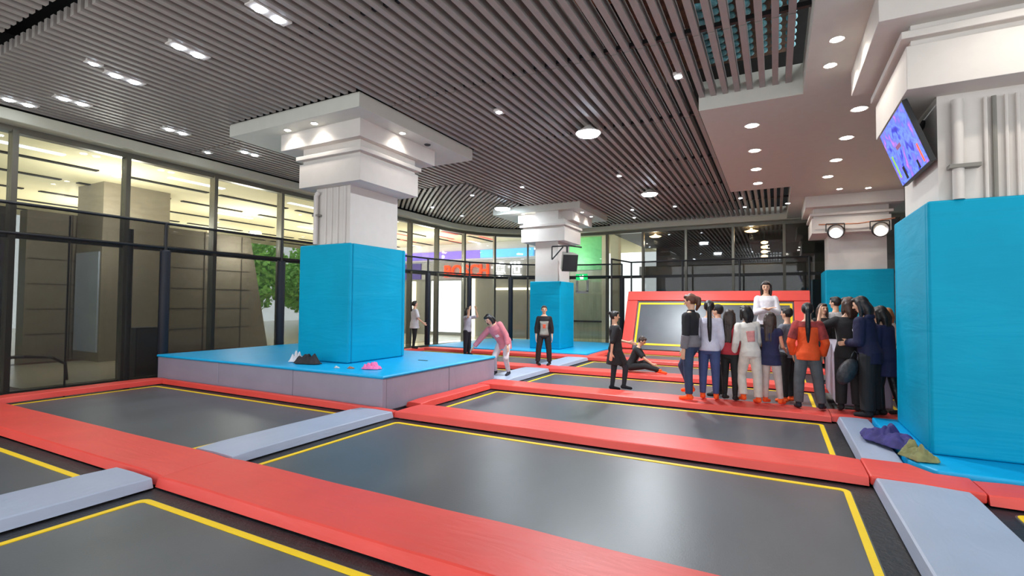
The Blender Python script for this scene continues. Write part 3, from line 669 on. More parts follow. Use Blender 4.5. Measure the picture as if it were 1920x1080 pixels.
def pipe(pts, r, m, label, name='wall_pipe', n=14, clamps=()):
    e = tag(empty(name, pts[0]), label, 'pipe')
    o = MB().path(pts, r, n=n).build('pipe_run', m, smooth=True); es_ = o.modifiers.new('e', 'EDGE_SPLIT'); under(e, o)
    for (cx, cy, cz, w_) in clamps: under(e, MB().box(cx - w_, cx + w_, cy - r - .03, cy + .03, cz - .02, cz + .02).build('clamp', 'grey'))
pipe([(1.755, 6.955, 3.86), (1.755, 6.955, 2.78)], .052, 'white', 'thick white vertical pipe with a clamp on the right column', clamps=((1.8, 6.97, 3.13, .13),))
for x, r, l in ((1.995, .018, 'nearest to the thick pipe'), (2.065, .022, 'second, darkest'), (2.16, .016, 'third'), (2.25, .018, 'fourth from the thick pipe'), (2.37, .018, 'fifth from the thick pipe')):
    pipe([(x, 6.99, 3.86), (x, 6.99, 2.78)], r, 'grey' if 'dark' in l else 'white', 'thin conduit on the right column, %s' % l, 'conduit', 8)
pipe([(-7.99, 6.9, 3.80), (-8.03, 6.88, 3.74), (-8.03, 6.88, 2.77)], .045, 'white', 'white vertical pipe on the left column with one clamp', clamps=((-8.02, 6.92, 3.34, .08),))
for x, r, l in ((-7.82, .022, 'left'), (-7.66, .02, 'second'), (-7.5, .03, 'third'), (-7.30, .03, 'right')):
    pipe([(x, 6.94, 3.87), (x, 6.94, 2.77)], r, 'white', 'thin vertical conduit on the left column, %s one of four' % l, 'conduit', 8)

ls = tag(empty('loudspeaker', (-6.35, 16.1, 3.1), math.radians(42)), 'grey box loudspeaker with black front on a bracket by the rear left column', 'loudspeaker')
o = MB().prism([(-.28, -.3), (.28, -.3), (.28, .2), (-.1, .32)], -.3, .3, 'z').build('cabinet', 'grey', ls, bevel=.015); o.rotation_euler = (math.radians(14), 0, 0)
o = MB().box(-.26, .26, -.325, -.298, -.28, .28).build('front_grille', 'void', ls); o.rotation_euler = (math.radians(14), 0, 0)
br = MB().path([(-.55, .0, .5), (.1, .0, .55), (.5, -.1, .5)], .026).path([(-.55, .0, .5), (-.55, .0, .05), (-.15, .0, .5)], .024).path([(.0, 0, .28), (.0, .0, .55)], .04); br.build('bracket', 'black', ls)

for x, l in ((1.62, 'left'), (2.72, 'right')):
    e = tag(empty('stage_spotlight', (x, 17.85, 3.88), math.radians(8)), '%s round stage spotlight hanging on the rear right column' % l, 'spotlight')
    o = MB().lathe([(.02, -.18), (.16, -.14), (.22, .0), (.22, .12), (.2, .12), (.19, .02)], n=20).build('can', 'black', e, smooth=True); o.rotation_euler = (math.radians(100), 0, 0)
    o = MB().lathe([(.001, .06), (.1, .07), (.12, .05)], n=20).build('lens', mat('spot_warm', (255, 220, 160), emit=(255, 214, 150), estr=9), e); o.rotation_euler = (math.radians(100), 0, 0)
    o = MB().lathe([(.12, .05), (.19, .08), (.19, .06)], n=20).build('reflector_ring', 'steel', e); o.rotation_euler = (math.radians(100), 0, 0)
    MB().path([(-.24, 0, 0), (-.24, 0, .24), (.24, 0, .24), (.24, 0, 0)], .015).build('yoke', 'black', e)
    lamp('bulb', 'SPOT', (0, -.15, -.03), 20, (1, .85, .65), .1, rot=(math.radians(80), 0, 0), spot=1.6, parent=e)
tag(MB().path([(1.2, 17.95, 4.13), (2.2, 17.95, 4.1), (3.1, 17.95, 4.2)], .02).build('cable_bar', 'copper'), 'thin bar linking the two stage spotlights', 'bar')

# ================================================================== LOOSE CLOTHES
def cloth_pile(x, y, z, rx, ry, h, seed, m, label, cat, rz=0, name='clothes_pile'):
    q = random.Random(seed); n, k = 64, 20; rings = []
    sd = Vector((q.random() * 40, q.random() * 40, 0))
    for i in range(k + 1):
        t = i / k; ring = []
        for j in range(n):
            a = 2 * PI * j / n; u = Vector((math.cos(a), math.sin(a), 0))
            R = 1 + .38 * noise.noise(u * 1.7 + sd) + .12 * noise.noise(u * 5 + sd)
            p = Vector((u.x * rx * R * t, u.y * ry * R * t, 0))
            f = abs(noise.noise(p * (2.1 / max(rx, ry)) + sd)) * 1.25 + abs(noise.noise(p * (4.6 / max(rx, ry)) - sd)) * .5
            zz = h * (1 - t ** 2.4) * (.55 + f) if i < k else 0
            ring.append((p.x, p.y, zz + .002))
        rings.append(ring)
    o = MB().loft(rings[::-1]).build(name, m, smooth=True, loc=(x, y, z)); o.rotation_euler = (0, 0, rz)
    ss = o.modifiers.new('s', 'SUBSURF'); ss.levels = 1; ss.render_levels = 1
    return tag(o, label, cat)
M['navy'] = mat('navy_cloth', (58, 52, 118), .8, vary=.3, scale=8); M['olive'] = mat('olive_cloth', (128, 132, 88), .85, vary=.25, scale=14)
M['pink'] = mat('pink_cloth', (244, 120, 178), .8, vary=.1); M['bag_bw'] = mat('black_white_cloth', (70, 68, 72), .7, vary=.95, scale=12)
cloth_pile(1.17, 7.28, .03, .22, .40, .17, 11, 'navy', 'crumpled navy jacket lying by the foot of the right teal column', 'jacket', .4, 'jacket')
cloth_pile(1.32, 6.68, .03, .15, .2, .14, 15, 'olive', 'crumpled olive green cloth lying beside the navy jacket', 'cloth', .5, 'cloth')
cloth_pile(-6.2, 6.55, .476, .19, .12, .10, 21, 'pink', 'bright pink garment on the corner of the cyan platform', 'garment', .2, 'garment')
cloth_pile(-7.72, 6.5, .476, .3, .13, .16, 24, mat('dark_jacket', (32, 30, 34), .7, vary=.5, scale=10), 'black jacket with white lining dropped at the foot of the left teal column', 'jacket', .2, 'jacket')
cloth_pile(-8.12, 6.6, .476, .18, .11, .16, 27, mat('white_cloth', (225, 222, 226), .8, vary=.12, scale=9), 'white garment lying against the black jacket on the platform', 'garment', .5, 'garment')
cloth_pile(-6.55, 6.42, .476, .07, .03, .03, 31, 'copper', 'small orange sock left of the pink garment', 'sock', .3, 'sock')
cloth_pile(-6.82, 6.36, .476, .06, .03, .025, 32, 'white', 'small pale sock farthest left of the pink garment', 'sock', .3, 'sock')
tag(box('strap_slot', -6.36, -6.14, 8.03, 8.07, .476, .482, 'black'), 'small dark strap on the cyan platform right of the teal padding', 'strap')

# ================================================================== PEOPLE
PEND = []       # (object, voxel, smooth)
def V(*a): return Vector(a)
SKIN = mat('skin', (226, 178, 148), .5, vary=.04); LIP = mat('lips', (170, 80, 78), .5); EYE_M = mat('eye_dark', (28, 20, 18), .3)
MC = {}
def cm_(c, r=.8, v=.1):
    if isinstance(c, str): return M[c]
    if c not in MC: MC[c] = mat('cloth_%d_%d_%d' % c, c, r, vary=v, scale=9, bump=.6, bscale=7)
    return MC[c]
TORSO = [(.455, .070, .052, 0), (.49, .084, .062, -.004), (.53, .084, .062, -.006), (.57, .073, .054, -.002), (.61, .064, .047, 0), (.66, .068, .050, .003), (.72, .077, .055, .004), (.77, .084, .052, 0), (.80, .080, .042, -.003), (.825, .054, .033, -.004), (.845, .031, .029, -.004)]
def person(label, x, y, h, rz, z=0.012, lean=(0, 0), head=(0, 0), arms=None, legs=None, feet=(0, 0), top=None, bottom=None, hair=('short', (30, 24, 24)),
           shoes=(30, 28, 32), wide=1.0, skin=None, extra=None, cap=None, prints=(), vox=None, drop=None):
    vox = vox or (.0085 if y < 12.5 else .011)
    A = math.radians
    la, lb = A(lean[0]), A(lean[1])
    def ss(t): t = max(0, min(1, t)); return t * t * (3 - 2 * t)
    def U(p, full=None):
        p = Vector(p); k = ss((p.z - .47) / .14) if full is None else full
        q = p - V(0, 0, .52)
        q = Matrix.Rotation(lb * k, 3, 'Y') @ (Matrix.Rotation(-la * k, 3, 'X') @ q)
        return q + V(0, 0, .52)
    arms = arms or (((-.16, 0, -1), (-.05, .12, -1)), ((.16, 0, -1), (.05, .12, -1)))
    legs = legs or (((-.04, 0, -1), (-.02, -.02, -1)), ((.04, 0, -1), (.02, -.02, -1)))
    H = []; K = []; An = []; FD = []
    for i, sx in enumerate((-1, 1)):
        hp = V(.048 * sx * wide, 0, .50); kd = V(*legs[i][0]).normalized(); sd = V(*legs[i][1]).normalized()
        k = hp + kd * .235; a = k + sd * .225; H.append(hp); K.append(k); An.append(a)
        fr = A(feet[i]); FD.append(V(math.sin(fr), math.cos(fr), -.12 if len(legs[i]) < 3 else legs[i][2]).normalized())
    low = min(An[0].z, An[1].z) - .040 if drop is None else drop
    off = V(0, 0, -low)
    S = []; E = []; Wr = []; hd = []
    for i, sx in enumerate((-1, 1)):
        s_ = U((.090 * sx * (wide * .5 + .5), -.003, .788)); ud = V(*arms[i][0]).normalized(); f_ = V(*arms[i][1]).normalized()
        e_ = s_ + ud * .172; w_ = e_ + f_ * .148; S.append(s_); E.append(e_); Wr.append(w_); hd.append(V(*arms[i][2]).normalized() if len(arms[i]) > 2 else f_)
    hc = U((0, .004, .932)); R = Matrix.Rotation(lb * .7, 3, 'Y') @ Matrix.Rotation(-la * .7, 3, 'X') @ Matrix.Rotation(A(head[0]), 3, 'Z') @ Matrix.Rotation(-A(head[1]), 3, 'X')
    def HP(*p): return hc + R @ Vector(p)
    def fin(mb): mb.v = [tuple((Vector(v) + off) * h) for v in mb.v]; return mb
    def ring(sec, g, gy=None, n=24, full=None, a0=0, a1=2 * PI, dy=0):
        z_, rx, ry, yo = sec; gy = g if gy is None else gy
        return [U((math.cos(a0 + (a1 - a0) * t / n) * (rx * wide + g), yo + dy + math.sin(a0 + (a1 - a0) * t / n) * (ry * (wide * .6 + .4) + gy), z_)) for t in range(n)]
    # body: one continuous surface
    b = MB(); b.loft([ring(s_, 0) for s_ in TORSO])
    b.capsule(U((0, -.006, .82)), HP(0, -.008, -.03), .031, .029)
    b.ellipsoid(HP(0, -.003, .008), (.0455, .055, .060), 18, R); b.capsule(HP(0, .012, -.026), HP(0, .022, -.043), .036, .021)
    b.capsule(HP(0, .047, .010), HP(0, .057, -.010), .0055, .0085)
    for sx in (-1, 1): b.ellipsoid(HP(.046 * sx, -.006, -.004), (.007, .013, .018), 10, R)
    for i, sx in enumerate((-1, 1)):
        b.capsule(S[i], E[i], .026, .020); b.capsule(E[i], Wr[i], .020, .0135)
        d = hd[i]; ref = V(0, 1, 0) if abs(d.y) < .8 else V(0, 0, 1); n_ = (ref.cross(d)).normalized(); w_ = d.cross(n_).normalized()   # w_: across the palm
        if n_.x * sx < 0: n_ = -n_
        palm = Wr[i] + d * .048
        for q in (-.011, 0, .011): b.capsule(Wr[i] + w_ * q * .7, palm + w_ * q, .0115, .0095, 8)
        for q, L_ in ((-.0165, .040), (-.0055, .047), (.0055, .050), (.0165, .045)):
            p0 = palm + w_ * q; p1 = p0 + (d - n_ * .12).normalized() * L_ * .5; p2 = p1 + (d - n_ * .55).normalized() * L_ * .5
            b.capsule(p0, p1, .0062, .0056, 8); b.capsule(p1, p2, .0056, .0048, 8)
        t0 = Wr[i] + d * .012 + w_ * .013; t1 = t0 + (d * .7 + w_ * .75).normalized() * .028; b.capsule(t0, t1, .0085, .0068, 8); b.capsule(t1, t1 + (d + w_ * .25).normalized() * .022, .0068, .0055, 8)
        b.capsule(H[i], K[i], .048, .031); b.capsule(K[i], An[i], .031, .019)
        b.capsule(An[i] + V(0, 0, -.014) - FD[i] * .012, An[i] + V(0, 0, -.018) + FD[i] * .085, .021, .015)
    me = fin(b); root = me.build('person', skin or SKIN, smooth=True, loc=(x, y, z)); root.rotation_euler = (0, 0, A(rz)); tag(root, label, 'person'); PEND.append((root, vox, 4))
    def child(mb, name, m, v=None, sm=3):
        o = fin(mb).build(name, m, root, smooth=True)
        if v: PEND.append((o, v, sm))
        return o
    for sx in (-1, 1):
        child(MB().ellipsoid(HP(.018 * sx, .0475, .008), (.0085, .005, .0048), 10, R), 'eye', EYE_M)
        child(MB().ellipsoid(HP(.018 * sx, .0475, .020), (.011, .005, .0022), 8, R), 'eyebrow', EYE_M)
    child(MB().ellipsoid(HP(0, .0455, -.032), (.0125, .005, .0035), 10, R), 'mouth', LIP)
    # hair
    st_, hcol = hair[0], hair[1]; hm = cm_(hcol, .45, .35); hb = MB()
    hb.ellipsoid(HP(0, -.014, .016), (.053, .056, .060), 18, R); hb.ellipsoid(HP(0, .022, .050), (.040, .030, .022), 14, R)
    L_ = hair[2] if len(hair) > 2 else .16
    if st_ in ('long', 'bob'):
        if st_ == 'bob': L_ = .055
        p0 = HP(0, -.032, .0); p1 = HP(0, -.044, -.05); b0 = p1 + V(0, -.012, -L_)
        for sx in (-1, 0, 1):
            w = R @ V(.026 * sx, 0, 0); hb.capsule(p0 + w, p1 + w, .034, .034); hb.capsule(p1 + w, b0 + w * .9, .034, .017)
        for sx in (-1, 1):
            q0 = HP(.046 * sx, -.006, .02); q1 = HP(.049 * sx, .000, -.05); hb.capsule(q0, q1, .017, .018); hb.capsule(q1, q1 + V(.002 * sx, .0, -L_ * .55), .018, .010)
    if st_ == 'pony':
        k0 = HP(0, -.066, .022); hb.capsule(HP(0, -.05, .02), k0, .022, .017); k1 = k0 + (R @ V(0, -.022, -.02)); k2 = k1 + V(0, .006, -L_ * .55); k3 = k2 + V(0, .02, -L_ * .5)
        hb.capsule(k0, k1, .017, .021); hb.capsule(k1, k2, .021, .023); hb.capsule(k2, k3, .023, .011)
    if st_ == 'bun': hb.ellipsoid(HP(0, -.066, .045), (.024, .024, .022), 12, R)
    child(hb, 'hair', hm, vox * 1.1, 3)
    if cap:
        cb = MB(); cb.ellipsoid(HP(0, -.006, .030), (.057, .062, .048), 18, R); cb.capsule(HP(-.018, .05, .036), HP(-.018, .088, .030), .012, .010); cb.capsule(HP(.018, .05, .036), HP(.018, .088, .030), .012, .010); cb.capsule(HP(0, .05, .037), HP(0, .095, .030), .012, .010)
        child(cb, 'cap', cm_(cap), vox, 3)
    # top
    if top:
        kind, col = top['name'], top['color']; g = top.get('g', .014); hem = top.get('hem', .47); sl_ = top.get('sleeve', 1.9); fl = top.get('flare', 0)
        t = MB(); secs = [s_ for s_ in TORSO if s_[0] > hem + .015 and s_[0] < .835]; base_ = min(TORSO, key=lambda s_: abs(s_[0] - max(hem, .49)))
        rings = [ring((hem, base_[1] + fl, base_[2] + fl, base_[3]), g)]
        if hem < .44: rings.append(ring((.46, .086 + fl * .3, .066 + fl * .3, -.004), g))
        rings += [ring(s_, g if s_[0] < .8 else g * .8) for s_ in secs if s_[0] > .47 or hem >= .44]; t.loft(rings)
        for i in (0, 1):
            sg_ = g * .75
            c_ = top.get('cuff', 0)
            if sl_ <= 1: t.capsule(S[i], S[i].lerp(E[i], sl_), .027 + sg_, .026 + sg_, capb=False)
            else:
                t.capsule(S[i], E[i], .027 + sg_, .0215 + sg_); t.capsule(E[i], E[i].lerp(Wr[i], sl_ - 1), .0215 + sg_, .015 + sg_ + c_, capb=False)
        if top.get('hood'): t.ellipsoid(U((0, -.05, .825)), (.062, .035, .032), 14)
        if top.get('collar'): t.capsule(U((0, -.004, .82)), U((0, -.002, .852)), .042, .036, capb=False)
        child(t, kind, cm_(col), vox, top.get('sm', 3))
        if top.get('lower'):    # contrasting lower part of the garment
            lz, lc = top['lower']; t = MB(); t.loft([ring((hem - .002, base_[1] + fl, base_[2] + fl, base_[3]), g + .004)] + [ring(s_, g + .004) for s_ in TORSO if hem + .015 < s_[0] < lz]); 
            for i in (0, 1):
                t.capsule(E[i].lerp(Wr[i], .05), E[i].lerp(Wr[i], .9), .0215 + g * .8 + .004, .015 + g * .8 + .004, capb=False, capa=False)
            child(t, 'lower_panel', cm_(lc), vox, 2)
        if top.get('yoke'):
            yz, yc = top['yoke']; t = MB(); t.loft([ring(s_, g * (.8 if s_[0] > .79 else 1) + .004) for s_ in TORSO if yz < s_[0] < .835])
            for i in (0, 1): t.capsule(S[i], S[i].lerp(E[i], .8), .027 + g * .75 + .004, .024 + g * .75 + .004, capb=False)
            child(t, 'yoke', cm_(yc, .8, .5), vox, 2)
        for pr in prints:
            z0, z1, wa, side, pc = pr; n = 12; m_ = MB(); rr_ = []
            c0 = PI / 2 if side == 'f' else -PI / 2
            for k in range(9):
                zz = z0 + (z1 - z0) * k / 8
                for q in range(len(TORSO) - 1):
                    if TORSO[q][0] <= zz <= TORSO[q + 1][0]:
                        f = (zz - TORSO[q][0]) / (TORSO[q + 1][0] - TORSO[q][0]); sec = tuple(TORSO[q][j] * (1 - f) + TORSO[q + 1][j] * f for j in range(4))
                outer = [U((math.cos(c0 + wa * (t_ / n - .5)) * (sec[1] * wide + g + .003), sec[3] + math.sin(c0 + wa * (t_ / n - .5)) * (sec[2] * (wide * .6 + .4) + g + .003), zz)) for t_ in range(n + 1)]
                inner = [U((math.cos(c0 + wa * (t_ / n - .5)) * (sec[1] * wide + g * .6), sec[3] + math.sin(c0 + wa * (t_ / n - .5)) * (sec[2] * (wide * .6 + .4) + g * .6), zz)) for t_ in range(n, -1, -1)]
                rr_.append(outer + inner)
            m_.loft(rr_); child(m_, 'print', cm_(pc, .7, .25))
    if bottom:
        g = bottom.get('g', .008); ln = bottom.get('len', 1.93); fl = bottom.get('flare', 0); t = MB()
        t.loft([ring(s_, g) for s_ in TORSO if s_[0] < bottom.get('waist', .6)])
        for i in (0, 1):
            if ln <= 1: t.capsule(H[i], H[i].lerp(K[i], ln), .050 + g, .038 + g + fl, capb=False)
            else:
                t.capsule(H[i], K[i], .049 + g, .033 + g + fl * .4); t.capsule(K[i], K[i].lerp(An[i], ln - 1), .033 + g + fl * .4, .021 + g + fl, capb=False)
        child(t, bottom['name'], cm_(bottom['color']), vox, 3)
        if bottom.get('legging'):
            for i in (0, 1):
                t = MB().capsule(H[i].lerp(K[i], .6), K[i], .046, .038); t.capsule(K[i], K[i].lerp(An[i], .97), .038, .026, capb=False); child(t, 'legging', cm_(bottom['legging']), vox, 2)
    for i in (0, 1):
        t = MB(); a = An[i] + V(0, 0, -.010); f_ = FD[i]
        t.capsule(a - f_ * .018 + V(0, 0, -.006), a + f_ * .088 + V(0, 0, -.012), .0245, .0185); t.capsule(An[i] + V(0, 0, .02), a, .027, .025, capa=False)
        child(t, 'sock' if shoes == (255, 92, 30) else 'shoe', cm_(shoes), vox, 2)
    if extra: extra(root, child, U, HP, S, E, Wr, K, An)
    return root
BLK = (26, 25, 28); HB = (30, 23, 22); HBR = (62, 42, 34); ORG = (255, 92, 30)
dn = lambda s: ((.13 * s, .02, -1), (.04 * s, .15, -1))
AWAY, LEFT, RIGHT, FRONT = 0, 90, -90, 180

# -- people near the curved glass
person('person in a loose white t-shirt and black leggings, looking up, by the curved glass', -11.5, 14.3, 1.70, 38.7 - 70, head=(0, -15), arms=(((-.25, .1, -1), (0, .6, -.9)), ((.25, .2, -1), (0, .8, -.6))),
       top=dict(name='t_shirt', color=(214, 212, 216), g=.026, hem=.42, flare=.01, sleeve=.9), bottom=dict(name='leggings', color=BLK), hair=('pony', HB, .16), legs=(((-.06, .1, -1), (0, -.1, -1)), ((.06, -.08, -1), (0, -.12, -1))))
person('person in grey t-shirt and black trousers raising both hands to the face', -9.1, 14.08, 1.57, 33 - 130, z=ZM + .012, head=(0, -10), arms=(((-.35, .9, .15), (.3, -.1, 1)), ((.35, .9, .15), (-.3, -.1, 1))),
       top=dict(name='t_shirt', color=(176, 174, 188), g=.016, hem=.49, sleeve=.8), bottom=dict(name='trousers', color=(34, 32, 40), g=.012, flare=.006), hair=('long', HB, .14))
def pink_legs(root, child, U, HP, S, E, Wr, K, An): pass
person('person in a pink hoodie bending sideways to touch the platform edge', -5.50, 10.05, 1.62, 28.5 + 158, lean=(32, 24), head=(-28, 12), z=.012, arms=(((-.45, -.15, -.75), (-.2, .1, -1)), ((.8, .3, -1), (.75, .35, -1))),
       top=dict(name='hoodie', color=(206, 124, 134), g=.024, hem=.42, flare=.006, hood=True), bottom=dict(name='leggings', color=(206, 198, 204), g=.008), hair=('bob', (20, 20, 22)), shoes=(24, 24, 40),
       legs=(((-.12, .5, -.9), (0, -.55, -1)), ((.25, .5, -.9), (.1, -.5, -1))), prints=((.66, .70, .5, 'f', (235, 225, 228)),))
person('child in a black sweater with a grey chest print and black trousers, facing the viewer', -5.46, 12.2, 1.57, 24 + 182, arms=(((-.22, 0, -1), (-.02, .12, -1)), ((.22, 0, -1), (.02, .12, -1))), wide=1.12,
       top=dict(name='sweater', color=(24, 20, 24), g=.018, hem=.47, sleeve=1.6), bottom=dict(name='trousers', color=(34, 32, 34), g=.012, flare=.008), hair=('short', HBR), prints=((.50, .74, 1.5, 'f', (150, 148, 140)), (.60, .69, .55, 'f', (210, 90, 60))),
       legs=(((-.12, .02, -1), (-.05, -.05, -1)), ((.16, -.02, -1), (.06, -.05, -1))), feet=(25, -25), skin=None)
person('person in a long black tunic stepping to the right on a trampoline', -2.84, 9.86, 1.58, 15.7 - 80, z=ZM + .012, lean=(-2, 0), head=(0, 4), arms=(((-.1, .35, -1), (0, 1, -.2)), ((.15, -.3, -1), (.05, -.1, -1))), wide=1.15,
       top=dict(name='tunic', color=(26, 26, 30), g=.020, hem=.33, flare=.026, sleeve=1.05), bottom=dict(name='shorts', color=(30, 30, 34), g=.02, len=.8, legging=(34, 42, 52)), hair=('bun', HB),
       legs=(((-.04, -.05, -1), (0, -.1, -1)), ((.04, .55, -1), (0, -.1, -1))), shoes=(24, 28, 40))
person('person in a black printed t-shirt sitting on the red pad with orange socks', -3.12, 12.12, 1.58, 13.7 - 100, lean=(24, 0), head=(0, 14), arms=(((-.2, .5, -.9), (.2, .8, -.5)), ((.2, .7, -.7), (-.2, .8, -.6))), drop=.43,
       top=dict(name='t_shirt', color=(28, 28, 32), g=.018, hem=.47, sleeve=.85), bottom=dict(name='trousers', color=BLK, g=.012), hair=('short', HBR), prints=((.62, .72, .9, 'f', (215, 215, 220)),),
       legs=(((-.25, .95, .28), (0, .75, -.55)), ((.15, 1, .12), (.1, .95, -.22))), shoes=ORG)

# -- the queue on the red pad, from left to right
person('person in a black and grey jacket and blue jeans, leftmost of the queue', -1.30, 9.10, 1.80, 7.9 + 62, head=(8, 14), arms=(((-.16, -.06, -1), (0, .15, -1)), ((.14, .02, -1), (0, .2, -1))),
       top=dict(name='jacket', color=(30, 29, 34), g=.020, hem=.50, lower=(.66, (120, 116, 122)), collar=True), bottom=dict(name='jeans', color=(48, 62, 92), g=.009, flare=.004), hair=('pony', (84, 48, 30), .10), shoes=ORG,
       legs=(((-.06, -.02, -1), (-.02, -.06, -1)), ((.10, .62, -1), (0, -.42, -1))), feet=(0, 0))
person('person in a white long sleeved top with a long dark ponytail and blue jeans', -1.02, 9.27, 1.69, 6.1 - 8, arms=(((-.14, .05, -1), (.05, .45, -.9)), ((.14, .05, -1), (-.05, .45, -.9))), wide=1.05,
       top=dict(name='long_sleeved_top', color=(205, 203, 220), g=.018, hem=.49), bottom=dict(name='jeans', color=(62, 76, 122), g=.009), hair=('pony', (22, 17, 17), .36), shoes=ORG, head=(10, 0))
person('person in a black cap and white shirt standing behind the long ponytail', -.98, 10.3, 1.72, 5.2 + 70, cap=(36, 40, 44), z=ZM + .012, top=dict(name='shirt', color=(226, 226, 230), g=.016), bottom=dict(name='trousers', color=BLK, g=.012), hair=('short', HB))
person('person in a dark red sweater and black trousers with long brown hair down the back', -.70, 9.38, 1.54, 4.2 - 20, top=dict(name='sweater', color=(172, 44, 56), g=.018, hem=.50), bottom=dict(name='trousers', color=(24, 24, 26), g=.006), hair=('long', (48, 34, 30), .24),
       legs=(((-.05, .05, -1), (0, -.05, -1)), ((.05, -.05, -1), (0, -.02, -1))), shoes=BLK)
person('person in a white tracksuit with red print on the back', -.38, 9.30, 1.62, 2.7 + 22, lean=(6, -4), head=(14, 0), arms=(((-.2, -.1, -1), (.02, .5, -.9)), ((.2, .1, -1), (0, .6, -.8))),
       top=dict(name='tracksuit_top', color=(222, 216, 208), g=.018, hem=.47), bottom=dict(name='tracksuit_trousers', color=(214, 206, 196), g=.010, flare=.010), hair=('bob', HB), shoes=ORG, prints=((.62, .73, .9, 'b', (226, 150, 146)),),
       legs=(((-.08, .30, -1), (-.02, -.30, -1)), ((.06, -.10, -1), (0, -.08, -1))))
person('person in a navy vest and pale leggings beside the white tracksuit', -.08, 9.38, 1.50, .3 - 25, head=(10, 5), arms=(((-.12, .3, -1), (.2, .9, -.3)), ((.12, .3, -1), (-.2, .9, -.3))),
       top=dict(name='vest', color=(34, 36, 74), g=.022, hem=.42, flare=.012, sleeve=.25), bottom=dict(name='leggings', color=(204, 188, 182), g=.008), hair=('long', (56, 38, 30), .2), shoes=ORG,
       legs=(((-.05, .02, -1), (0, -.02, -1)), ((.12, .05, -1), (.14, -.05, -1))))
person('person in white long sleeved shirt jumping above the queue with folded arms', -.16, 11.0, 1.62, 190, z=.50, head=(-12, 12), arms=(((-.18, .35, -1), (.85, .55, .25)), ((.18, .35, -1), (-.85, .55, .3))),
       top=dict(name='shirt', color=(226, 222, 228), g=.022, hem=.48), bottom=dict(name='trousers', color=(28, 28, 32), g=.01), hair=('long', (44, 32, 30), .1), legs=(((-.05, .2, -1), (0, -.3, -1)), ((.05, .2, -1), (0, -.3, -1))))
person('person with short dark hair in grey printed t-shirt, seen between navy vest and orange jacket', .18, 10.25, 1.68, -1 + 60, z=ZM + .012, head=(0, 0), arms=(((-.15, .3, -1), (.1, 1, .1)), ((.15, .3, -1), (-.1, 1, 0))),
       top=dict(name='t_shirt', color=(120, 126, 138), g=.018, sleeve=.85), bottom=dict(name='trousers', color=BLK, g=.014), hair=('short', HB), shoes=ORG, prints=((.6, .74, 1.4, 'f', (210, 214, 222)),))
person('person in an orange jacket with a long black ponytail, back to the viewer', .45, 9.20, 1.66, -2.7 + 2, wide=1.0, arms=(((-.32, -.05, -1), (.14, .42, -.9)), ((.32, -.05, -1), (-.14, .42, -.9))),
       top=dict(name='jacket', color=(236, 84, 30), g=.022, hem=.46, yoke=(.73, (150, 52, 50))), bottom=dict(name='trousers', color=(86, 90, 94), g=.012, flare=.008), hair=('pony', (16, 16, 18), .30), shoes=(30, 34, 44),
       legs=(((-.12, 0, -1), (-.03, -.03, -1)), ((.14, 0, -1), (.10, -.03, -1))), feet=(-15, 20))
person('person with long dark hair and black top, half hidden right of the orange jacket', .86, 12.05, 1.66, -4 - 150, top=dict(name='top', color=BLK, g=.016), bottom=dict(name='trousers', color=BLK), hair=('long', HBR, .12))
person('person in a white t-shirt seen behind the black sweater', 1.1, 12.3, 1.80, -4.9 + 60, top=dict(name='t_shirt', color=(228, 228, 232), g=.018, sleeve=.85), bottom=dict(name='trousers', color=(60, 60, 66), g=.01), hair=('short', HB))
person('person in a black sweater with short brown hair and one hand at the mouth', 1.0, 9.34, 1.75, -6 + 10, wide=1.0, head=(35, 0), arms=(((-.75, .45, -.45), (.15, .35, 1)), ((.18, .1, -1), (.2, .6, -.8))),
       top=dict(name='sweater', color=(28, 27, 30), g=.022, hem=.46, sleeve=1.4), bottom=dict(name='trousers', color=(34, 33, 36), g=.014, flare=.008), hair=('bob', (66, 44, 34)))
def txt_hands(root, child, U, HP, S, E, Wr, K, An): pass
person('person in navy hoodie with white chest lettering and long dark hair, hands clasped', 1.22, 9.0, 1.76, -7 + 70, wide=1.0, lean=(8, 0), head=(6, 14), arms=(((-.16, .0, -1), (.5, .7, -.1)), ((.16, .0, -1), (-.5, .7, -.1))),
       top=dict(name='hoodie', color=(28, 28, 62), g=.026, hem=.44, hood=True), bottom=dict(name='trousers', color=(32, 31, 33), g=.018, flare=.014), hair=('long', (30, 24, 26), .15), prints=((.715, .735, .7, 'f', (220, 220, 228)), (.690, .705, .7, 'f', (220, 220, 228))), shoes=(26, 26, 30))
person('person in a long navy coat and black leggings against the right teal column', 1.46, 9.26, 1.62, -8.6 + 62, wide=1.05, lean=(6, 0), head=(0, 10), top=dict(name='coat', color=(30, 31, 70), g=.030, hem=.36, flare=.018), bottom=dict(name='leggings', color=(20, 20, 22), g=.006), hair=('long', HB, .1),
       legs=(((-.05, .12, -1), (0, -.1, -1)), ((.05, -.15, -1), (0, -.25, -1))), shoes=(22, 20, 22))
person('person with dark hair in the group behind the navy coat', 1.80, 12.75, 1.66, -8.5 + 120, z=ZM + .012, top=dict(name='top', color=(40, 40, 60), g=.016), bottom=dict(name='trousers', color=BLK), hair=('short', HBR))
person('person with light brown hair and white top beside the right teal column', 2.06, 12.9, 1.68, -9.2 + 60, z=ZM + .012, top=dict(name='top', color=(228, 222, 220), g=.018), bottom=dict(name='trousers', color=(50, 50, 60)), hair=('bob', (150, 98, 58)))
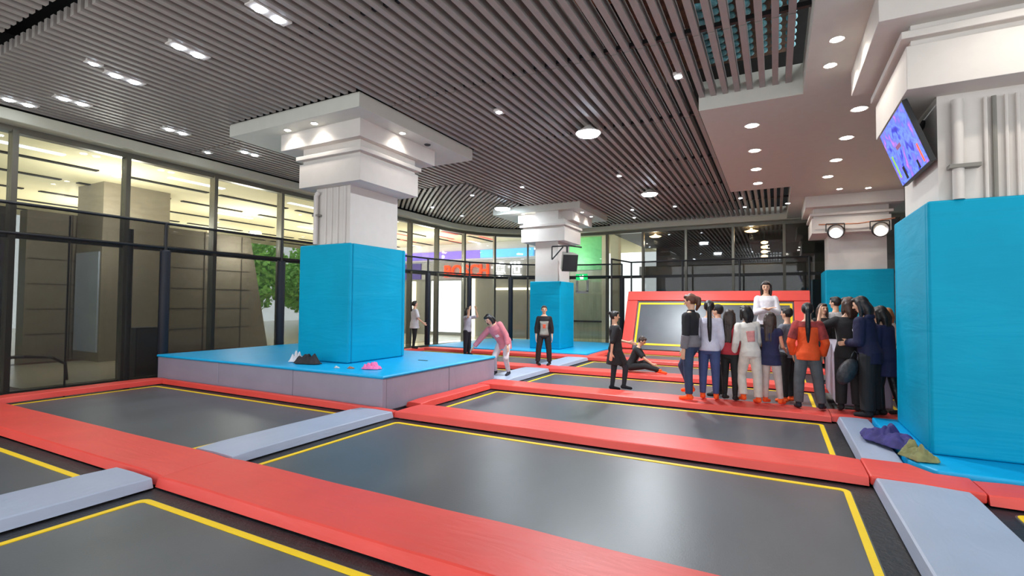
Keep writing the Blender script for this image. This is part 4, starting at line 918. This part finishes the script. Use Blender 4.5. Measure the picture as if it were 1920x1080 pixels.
# backpack held between the two persons at the right
bp = tag(empty('backpack', (.93, 8.86, .66), math.radians(20)), 'black quilted backpack held between the black sweater and the navy hoodie', 'backpack')
o = MB().ellipsoid((0, 0, 0), (.12, .1, .21), 18).build('bag_body', mat('quilted_black', (44, 44, 48), .5, vary=.4, scale=16, bump=.5, bscale=14), bp, smooth=True); o.rotation_euler = (0, math.radians(28), 0)
MB().path([(.04, 0, .17), (.10, .0, .3), (.17, .0, .26), (.13, 0, .12)], .012).build('strap', 'black', bp, smooth=True)

# ------------------------------------------------------------------ bake the soft bodies and the lettering into plain meshes
for o, v, sm in PEND:
    r = o.modifiers.new('r', 'REMESH'); r.mode = 'VOXEL'; r.voxel_size = v; r.use_smooth_shade = True
    s_ = o.modifiers.new('s', 'SMOOTH'); s_.factor = .5; s_.iterations = sm
bpy.context.view_layer.update(); dg = bpy.context.evaluated_depsgraph_get()
for o, v, sm in PEND:
    me = bpy.data.meshes.new_from_object(o.evaluated_get(dg)); o.modifiers.clear(); o.data = me
    for p_ in me.polygons: p_.use_smooth = True
for o in TEXTS:
    me = bpy.data.meshes.new_from_object(o.evaluated_get(dg)); n = bpy.data.objects.new(o.name + '_raised', me); COL.objects.link(n)
    n.parent = o.parent; n.matrix_parent_inverse = o.matrix_parent_inverse.copy(); n.matrix_basis = o.matrix_basis.copy()
    nm = o.name.split('.')[0]; bpy.data.objects.remove(o); n.name = nm

# ------------------------------------------------------------------ sub-parts: hang each detail on the part it belongs to
GARMENTS = ('t_shirt', 'hoodie', 'sweater', 'jacket', 'tunic', 'long_sleeved_top', 'tracksuit_top', 'vest', 'shirt', 'top', 'coat')
SUBS = {'lens': ('trim_ring', 'housing', 'can'), 'reflector_ring': ('can',), 'bulb_cover': ('reflector',), 'screen': ('casing',), 'picture_figure': ('casing',), 'bracket_arm': ('bracket',),
        'print': GARMENTS, 'yoke': GARMENTS, 'lower_panel': GARMENTS, 'front_grille': ('cabinet',), 'grille': ('body',), 'running_figure': ('sign_face',), 'clamp': ('pipe_run',),
        'steel_panel': ('shaft',), 'strap': ('bag_body',), 'letters': ('sign_board',), 'character': ('sign_board',)}
base = lambda o: o.name.split('.')[0]
for root in [o for o in COL.objects if o.parent is None]:
    kids = list(root.children)
    for c in kids:
        want = SUBS.get(base(c))
        if not want or c.type == 'LIGHT': continue
        p = next((k for k in kids if base(k) in want), None)
        if p is None: continue
        mi = c.matrix_parent_inverse.copy(); bs = (p.matrix_parent_inverse @ p.matrix_basis).inverted()
        c.parent = p; c.matrix_parent_inverse = bs @ mi
